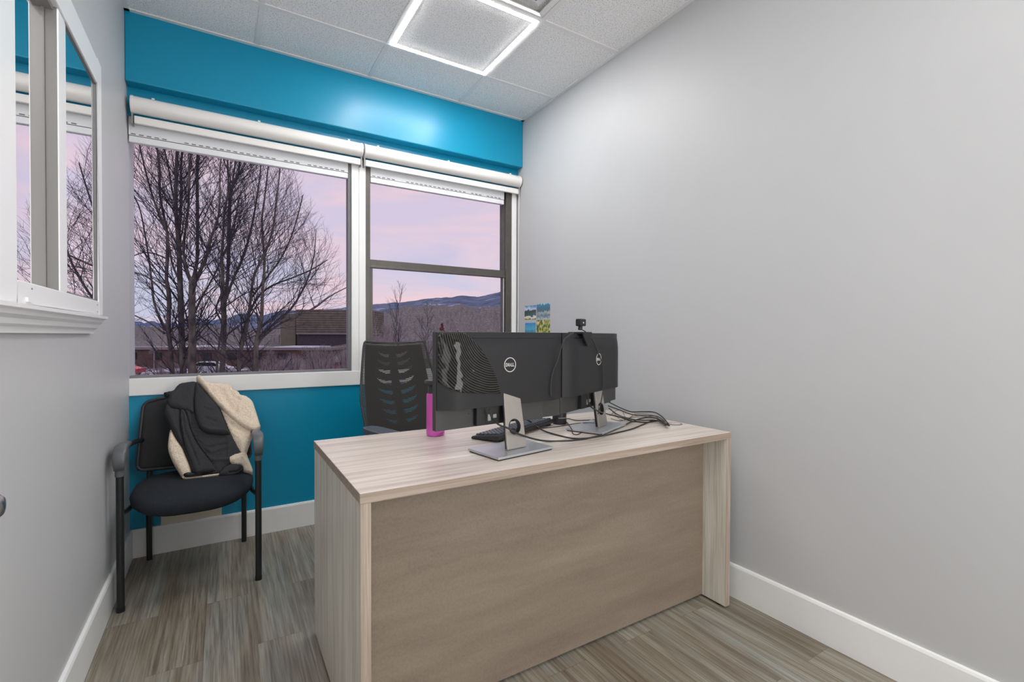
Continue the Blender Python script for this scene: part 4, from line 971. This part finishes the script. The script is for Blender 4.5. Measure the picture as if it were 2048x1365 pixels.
big_tree('bare tree whose trunk forks into three limbs at mid window', [
    ([(384, 760, 14), (385, 690, 13), (384, 630, 12.5), (384, 590, 12), (385, 557, 12)], 10),
    ([(384, 562, 6.5), (377, 550, 6), (370, 524, 5.5), (367, 500, 5), (371, 460, 4.5), (376, 420, 4.5), (378, 370, 4.5), (379, 330, 4), (384, 285, 3), (390, 200, 2)], 38),
    ([(385, 562, 7), (390, 545, 6.5), (394, 520, 6), (395, 480, 5.8), (395, 420, 5.6), (394, 350, 5.4), (396, 300, 5), (398, 210, 3), (402, 110, 1.5)], 46),
    ([(386, 562, 8), (396, 551, 7), (407, 528, 6.5), (416, 505, 6), (421, 478, 5.5), (430, 455, 4.5), (437, 430, 4), (440, 390, 3), (440, 340, 2.5), (446, 290, 2)], 40),
    ([(388, 630, 4), (402, 598, 3.6), (418, 570, 3.2), (434, 540, 3), (448, 505, 2.5), (470, 460, 2)], 22)], 3, D-.3, (384, 760))
big_tree('dark bare tree with paired stems right of the forked one', [
    ([(444, 760, 9), (447, 700, 9), (448, 640, 9.5), (446, 599, 10), (445, 559, 6), (444, 505, 5), (447, 460, 4.5), (449, 420, 4), (457, 382, 4), (455, 315, 3), (452, 250, 2), (450, 150, 1)], 50),
    ([(449, 610, 6.5), (455, 559, 6), (457, 508, 6.5), (458, 456, 7), (460, 403, 6.5), (466, 370, 5), (477, 345, 4.5), (481, 300, 4), (486, 220, 2)], 56),
    ([(450, 605, 5), (466, 560, 4.8), (484, 520, 4.4), (497, 480, 4), (508, 430, 3.4), (516, 380, 3), (522, 330, 2.4), (524, 270, 1.6)], 44),
    ([(462, 385, 3.6), (470, 330, 3), (474, 290, 2.6), (476, 200, 1.6)], 22),
    ([(433, 760, 4), (437, 700, 4), (444, 650, 3.6), (432, 620, 3), (442, 590, 3)], 8)], 4, D+.2, (445, 760))
big_tree('spreading bare tree leaning right towards the mullion', [
    ([(478, 760, 8), (480, 710, 7.5), (496, 640, 6), (506, 560, 5), (518, 530, 4.6), (532, 500, 4.2), (545, 460, 3.8), (553, 400, 3), (560, 340, 2.4), (562, 290, 1.6)], 60),
    ([(512, 760, 10), (512, 700, 9), (517, 665, 8), (523, 634, 7), (525, 589, 5.5), (529, 530, 4.8), (527, 490, 4.2), (524, 440, 3.6), (530, 390, 3), (537, 330, 2)], 50),
    ([(515, 690, 5), (545, 650, 4.6), (581, 619, 4.2), (606, 579, 3.6), (620, 545, 3), (629, 505, 2.2), (632, 460, 1.4)], 36),
    ([(518, 680, 5), (560, 648, 4.4), (600, 630, 4), (628, 617, 3.4), (660, 593, 2.6), (694, 575, 1.8)], 26),
    ([(480, 690, 5), (498, 628, 4.4), (520, 590, 4), (548, 570, 3.6), (585, 556, 3.2), (622, 540, 2.6), (655, 520, 2)], 36),
    ([(500, 600, 4), (530, 560, 3.6), (560, 520, 3.4), (582, 475, 3), (596, 430, 2.4), (606, 390, 1.6)], 40)], 5, D-.1, (495, 760))
# two slim pale trees in the right-hand window and the brush around them
def small_tree(seed, hgt, kids, r0, mb, mt, spread=(.3, .6), lean=0, stems=1, first=.35):
    rnd = random.Random(seed); tr = MB(); br = MB()
    for s in range(stems):
        p = Vector((rnd.gauss(0, .12)*(stems > 1), rnd.gauss(0, .12)*(stems > 1), 0)); d = Vector((lean+rnd.gauss(0, .12)*(stems > 1), rnd.gauss(0, .1)*(stems > 1), 1)).normalized(); pts = [p]; N_ = 9
        for i in range(N_): d = (d+Vector((rnd.gauss(0, .05), rnd.gauss(0, .05), .05))).normalized(); pts.append(pts[-1]+d*hgt/N_)
        rad = [r0*(1-.85*i/N_) for i in range(N_+1)]; tr.tube(pts, rad, 5)
        for q in range(kids[0]):
            f = rnd.uniform(first, .97)*N_; i = min(N_-1, int(f)); a = pts[i].lerp(pts[i+1], f-i); an = rnd.uniform(*spread); ph = rnd.uniform(0, 2*PI)
            nd = Vector((math.cos(ph)*math.sin(an), math.sin(ph)*math.sin(an), math.cos(an)))
            grow(br, a, nd, hgt*rnd.uniform(.22, .42)*(1.25-f/N_), rad[i]*.5, 1, rnd, (.3, .65), .05, (0,)+kids[1:], .25, 5, None, 3)
    return tr, br
def tree_thing(p, seed, hgt, kids, r0, label, group, mb='bark', mt='twig', **kw):
    t = thing('bare_tree', p, label, 'tree', group=group); tr, br = small_tree(seed, hgt, kids, r0, mb, mt, **kw)
    tr.build('trunk', M[mb], t, local=True); br.build('branches', M[mt], t, local=True); return t
def gp(u, d): p = und(u, 672, d); p.z = GZ; return p
tree_thing(gp(792, 26), 21, 7.3, (16, 5, 3), .07, 'slim pale bare tree rising behind the office chair', 'slim pale trees in the bronze window', 'paleb', 'twig', spread=(.25, .5), first=.4)
tree_thing(gp(842, 30), 22, 6.6, (14, 5, 3), .07, 'slim pale bare tree just right of its taller twin', 'slim pale trees in the bronze window', 'paleb', 'twig', spread=(.3, .55), lean=.08, first=.4)
WG = 'bare trees massed on the slope'
protos = [tree_thing(gp(760, 44), 31, 7.0, (18, 5, 2), .06, 'purple grey bare tree in the thicket below the ridge', WG, 'purt', 'purt', stems=3, first=.2),
          tree_thing(gp(900, 48), 32, 6.2, (18, 5, 2), .055, 'purple grey bare tree in the thicket below the ridge', WG, 'purt', 'purt', stems=3, first=.2, spread=(.25, .5)),
          tree_thing(gp(960, 40), 33, 5.6, (16, 5, 2), .055, 'purple grey bare tree in the thicket below the ridge', WG, 'purt', 'purt', stems=2, first=.2)]
rnd = random.Random(77)
placed = [p_.location.copy() for p_ in protos]
for i in range(1200):
    u = rnd.uniform(742, 1050); d = rnd.uniform(24, 62); s = rnd.uniform(.62, .95)*(.75+.25*d/60)
    q = gp(u, d)
    if len(placed) > 75 or min((q-p_).length for p_ in placed) < 1.9: continue
    placed.append(q); o = copy_tree(protos[i % 3])
    o.location = q; o.rotation_euler[2] = rnd.uniform(0, 6.28); o.scale = (s*1.1, s*1.1, s)
BG = 'bare shrubs in front of the brick building'
for p_ in protos: pass
sh = tree_thing(gp(640, 30), 41, 3.6, (20, 6, 2), .035, 'tangled bare shrub in front of the low brick building', BG, 'twig', 'purt', stems=5, first=.1, spread=(.3, .8))
for i in range(70):
    u = rnd.uniform(250, 720) if i % 3 else rnd.uniform(590, 720); d = rnd.uniform(22, 50); s = rnd.uniform(.7, 1.0)
    if min((gp(u, d)-p_).length for p_ in placed) < 1.7: continue
    placed.append(gp(u, d)); o = copy_tree(sh)
    if u < 470: s *= .8
    o.location = gp(u, d); o.rotation_euler[2] = rnd.uniform(0, 6.28); o.scale = (s*1.2, s*1.2, s)
# russet trees
def leaves(seed, hgt, w):
    r2 = random.Random(seed); m = MB()
    for i in range(420):
        a = r2.uniform(0, 2*PI); z = r2.uniform(.25, 1)*hgt; rr = w*math.sqrt(r2.random())*math.sin(PI*min(1, (z/hgt)*.9+.1)); c = Vector((rr*math.cos(a), rr*math.sin(a), z)); s = .05
        d1 = Vector((r2.gauss(0, s), r2.gauss(0, s), r2.gauss(0, s))); d2 = Vector((r2.gauss(0, s), r2.gauss(0, s), r2.gauss(0, s)))
        v = [m.bm.verts.new(c+x) for x in (d1, d2, -d1, -d2)]; m.bm.faces.new(v)
    return m
for (u, d, h, lb) in ((884, 34, 5.4, 'russet leaved tree left of its smaller twin in the bronze window'), (915, 32, 4.8, 'russet leaved tree right of its taller twin in the bronze window')):
    t = tree_thing(gp(u, d), int(u), h, (16, 5, 2), .05, lb, 'russet trees in the bronze window', 'purt', 'purt', stems=2, first=.2)
    leaves(int(u), h, .75).build('leaves', M['redl'], t, local=True)
# low brick building with snow on the roof
M['brick'] = mat('dark_red_brick', lin(100, 78, 74), .9, var=.15, vscale=1.5)
M['snow'] = mat('roof_snow', lin(216, 220, 232), .9, var=.05, vscale=3)
M['fascia'] = mat('grey_fascia', lin(140, 132, 134), .8)
M['dwall'] = mat('dark_lower_wall', lin(74, 68, 76), .9, var=.2, vscale=4)
def siding():
    t = NT('brown_lap_siding'); t.b.inputs['Roughness'].default_value = .8
    sx = t.N('ShaderNodeSeparateXYZ', {'Vector': t.coord()}); a = t.N('ShaderNodeMath', {0: sx.outputs[2], 1: 2.8}, operation='MULTIPLY'); f = t.N('ShaderNodeMath', {0: a.outputs[0]}, operation='FRACT')
    n = t.N('ShaderNodeTexNoise', {'Vector': t.coord(), 'Scale': 1.5, 'Detail': 4}); 
    r1 = t.ramp(f.outputs[0], [(0, lin(74, 68, 62)), (.25, lin(78, 72, 66)), (.35, lin(126, 116, 106)), (1, lin(116, 107, 98))]); r2 = t.ramp(n.outputs[0], [(.3, lin(215, 210, 205)), (.7, (1, 1, 1, 1))])
    x = t.N('ShaderNodeMixRGB', {'Fac': 1, 'Color1': r1, 'Color2': r2}, blend_type='MULTIPLY'); t.L(x.outputs[0], t.b.inputs['Base Color']); return t.m
M['siding'] = siding()
def block(u0, u1, d, depth, z0, z1, m_, parent, name, lat=0):
    a = und(u0, 672, d); b = und(u1, 672, d); ax = (b-a); ax.z = 0; L = ax.length; ax.normalize(); an = math.atan2(ax.y, ax.x)
    T_ = Matrix.Translation((a.x, a.y, 0)) @ Matrix.Rotation(an, 4, 'Z')
    return MB().box((0, 0, z0), (L, depth, z1), T_).build(name, M[m_], parent)
b1 = thing('brick_building', gp(450, 66), 'long low red brick building behind the bare trees', 'building')
block(180, 660, 66, 6.5, GZ, -.95, 'brick', b1, 'wall'); block(178, 662, 65.7, 7, -.95, -.62, 'fascia', b1, 'roof_edge')
block(548, 628, 65.6, 6, -.62, -.46, 'snow', b1, 'roof_snow'); block(470, 492, 65.6, 6, -.62, -.50, 'snow', b1, 'roof_snow'); block(330, 400, 66.5, 8, -.62, -.52, 'snow', b1, 'roof_snow')
for i in range(9):
    block(205+i*50, 222+i*50, 65.9, .2, -2.3, -1.35, 'blkd', b1, 'window')
b2 = thing('sided_building', gp(640, 75), 'brown horizontally sided building seen left of the mullion', 'building')
block(592, 737, 75, 9, 1.43, 5.15, 'siding', b2, 'wall'); block(592, 737.5, 74.8, 9.4, 1.25, 1.43, 'fascia', b2, 'sill_band'); block(594, 737, 75.3, 8, GZ, 1.25, 'dwall', b2, 'lower_wall')

M['tan'] = mat('tan_panel', lin(118, 112, 100), .9, var=.08, vscale=2)
block(561, 591, 76, 6, GZ, 4.5, 'tan', b2, 'side_wing')
# satellite dish on a post
sd_ = thing('satellite_dish', gp(310, 40), 'grey satellite dish at left in front of the brick building', 'satellite dish')
p0 = und(308, 704, 40)
MB().tube([(p0.x, p0.y, GZ), (p0.x, p0.y, p0.z-.1)], .05, 8).build('post', M['fascia'], sd_)
Md = Matrix.Translation(p0) @ Matrix.Rotation(R(48), 4, RT) @ Matrix.Rotation(R(35), 4, 'Y')
Md = Matrix.Translation(p0) @ Matrix.Rotation(YAW*-1, 4, 'Z') @ Matrix.Rotation(R(42), 4, 'Y') @ Matrix.Rotation(R(80), 4, 'X')
MB().lathe([(0, 0), (.2, .03), (.38, .10), (.40, .12), (.36, .11), (.2, .05), (0, .03)], n=20, M=Matrix.Translation(p0) @ Matrix.Rotation(-YAW, 4, 'Z') @ Matrix.Rotation(R(-48), 4, 'Y') @ Matrix.Scale(1.0, 4)).build('dish', M['fascia'], sd_, smooth=True)
# parked cars behind the trees
def car(u, d, rz, col, label):
    mt = mat('car_paint', col, .3); g_ = gp(u, d); t = thing('parked_car', g_, label, 'car', rz, group='cars parked beyond the trees')
    Mx = Matrix.Rotation(PI/2, 4, 'X')
    MB().prism([(-2.2, .3), (2.2, .3), (2.25, .75), (1.3, .95), (.7, 1.42), (-1.1, 1.45), (-1.9, .98), (-2.25, .85)], -.85, .85, Mx).build('body', mt, t, local=True, bevel=.06)
    MB().prism([(1.15, .96), (.65, 1.36), (-1.05, 1.38), (-1.7, 1.0)], -.87, .87, Mx).build('windows', M['screen'], t, local=True)
    for x in (-1.4, 1.4):
        for y in (-.86, .68): MB().lathe([(0, 0), (.32, 0), (.32, .18), (0, .18)], M=Matrix.Translation((x, y, .32)) @ Matrix.Rotation(-PI/2, 4, 'X'), n=18).build('wheel', M['blkd'], t, local=True)
    return t
car(425, 55, R(-30), lin(190, 196, 206), 'pale car parked beyond the tree trunks')
car(690, 56, R(-35), lin(150, 50, 60), 'dark red car parked beside the mullion')
car(240, 53, R(-28), lin(200, 40, 60), 'red car parked at the far left edge of the window')

# ------------------------------------------------------------------ sky
wd = bpy.data.worlds.new('dusk_sky'); SC.world = wd; wd.use_nodes = True; nt_ = wd.node_tree; nn = nt_.nodes; nn.clear()
def wn(typ, ins=None, **kw):
    nd = nn.new(typ)
    for k_, v_ in kw.items(): setattr(nd, k_, v_)
    for k_, v_ in (ins or {}).items():
        if isinstance(v_, bpy.types.NodeSocket): nt_.links.new(v_, nd.inputs[k_])
        else: nd.inputs[k_].default_value = v_
    return nd
def wr_(fac, stops):
    r = wn('ShaderNodeValToRGB', {'Fac': fac}); e = r.color_ramp.elements
    while len(e) < len(stops): e.new(.5)
    for i, (p, c) in enumerate(stops): e[i].position = p; e[i].color = c
    return r.outputs[0]
tc = wn('ShaderNodeTexCoord'); sx = wn('ShaderNodeSeparateXYZ', {'Vector': tc.outputs['Generated']})
grad = wr_(sx.outputs[2], [(0, lin(196, 200, 224)), (.10, lin(204, 204, 228)), (.20, lin(212, 202, 226)), (.34, lin(214, 200, 222)), (.7, lin(205, 205, 225))])
mp = wn('ShaderNodeMapping', {'Vector': tc.outputs['Generated'], 'Rotation': (R(12), 0, R(30)), 'Scale': (1.6, 1.6, 6.5), 'Location': (.3, .1, .42)})
n1_ = wn('ShaderNodeTexNoise', {'Vector': mp.outputs[0], 'Scale': 1.5, 'Detail': 6, 'Roughness': .52, 'Distortion': .5})
pk = wr_(n1_.outputs[0], [(.46, (0, 0, 0, 1)), (.64, (1, 1, 1, 1))])
mp2 = wn('ShaderNodeMapping', {'Vector': tc.outputs['Generated'], 'Scale': (1.8, 1.8, 8), 'Location': (2.3, 5.1, 1.2), 'Rotation': (R(-8), 0, 0)})
n2_ = wn('ShaderNodeTexNoise', {'Vector': mp2.outputs[0], 'Scale': 1.8, 'Detail': 6, 'Roughness': .55, 'Distortion': .3})
bl = wr_(n2_.outputs[0], [(.48, (0, 0, 0, 1)), (.68, (1, 1, 1, 1))])
x1 = wn('ShaderNodeMixRGB', {'Fac': pk, 'Color1': grad, 'Color2': lin(240, 208, 216)})
bf = wn('ShaderNodeMath', {0: bl, 1: .7}, operation='MULTIPLY')
x2 = wn('ShaderNodeMixRGB', {'Fac': bf.outputs[0], 'Color1': x1.outputs[0], 'Color2': lin(196, 190, 220)})
bg = wn('ShaderNodeBackground', {'Color': x2.outputs[0], 'Strength': 0.84}); ow = wn('ShaderNodeOutputWorld', {'Surface': bg.outputs[0]})

# added, unseen rear fill lamp that lifts room brightness; no doorway is built
al = bpy.data.lights.new('rear_fill_light', 'AREA'); al.shape = 'RECTANGLE'; al.size = .95; al.size_y = 2.1; al.energy = 29; al.color = (1, .995, .985)
ao = bpy.data.objects.new('rear_fill_light', al); COL.objects.link(ao); ao.location = (-.45, YB+.22, 1.35); ao.rotation_euler = (R(90), 0, R(38))

# added fill lamp, unseen left of and behind the camera, for the desk side
bl2 = bpy.data.lights.new('side_fill_light', 'AREA'); bl2.shape = 'RECTANGLE'; bl2.size = .8; bl2.size_y = 2.0; bl2.energy = 9; bl2.color = (1, .995, .985)
bo2 = bpy.data.objects.new('side_fill_light', bl2); COL.objects.link(bo2); bo2.location = (-W+.12, -3.78, 1.25); bo2.rotation_euler = (R(90), 0, R(-62))

# ------------------------------------------------------------------ pieces of parts go one level deeper
def centre(o): return sum((v.co for v in o.data.vertices), Vector())/max(1, len(o.data.vertices))
def base(n): return n.split('.')[0]
NEST = {'logo': 'back_cover', 'glossy_film': 'back_cover', 'cover_seam': 'back_cover', 'port': 'port_housing', 'lock_hole': 'bezel', 'cable_ring': 'stand_neck', 'neck_back': 'stand_neck', 'base_pad': 'stand_base',
        'grommet_cap': 'grommet', 'leg_cap': 'front_leg', 'arm_socket': 'front_leg', 'caster': 'base_arm', 'end_cap': 'shade_roll', 'back_light': 'camera_body', 'levelling_foot': 'side_panel', 'cap': 'bottle_neck', 'frame_lip': None, 'screw_hole': 'window_frame', 'weep_cover': 'window_frame'}
for r_ in [o for o in COL.objects if o.parent is None and o.type == 'EMPTY']:
    kids_ = list(r_.children)
    for c_ in kids_:
        tgt = NEST.get(base(c_.name)); cand = [q for q in kids_ if base(q.name) == tgt] if tgt else []
        if cand and c_.type == 'MESH':
            cc = centre(c_); c_.parent = min(cand, key=lambda q: (centre(q)-cc).length)

# ------------------------------------------------------------------ camera
cd = bpy.data.cameras.new('camera'); co = bpy.data.objects.new('camera', cd); COL.objects.link(co)
cd.sensor_width = 36; cd.lens = FPX/2048*36; cd.clip_start = .02; cd.clip_end = 3000
co.matrix_world = Matrix(((RT2.x, UP2.x, -FW.x, CAM.x), (RT2.y, UP2.y, -FW.y, CAM.y), (RT2.z, UP2.z, -FW.z, CAM.z), (0, 0, 0, 1)))
SC.camera = co
vs = SC.view_settings; vs.view_transform = 'Standard'; vs.look = 'None'; vs.gamma = 1; vs.exposure = 0.3; vs.use_curve_mapping = False
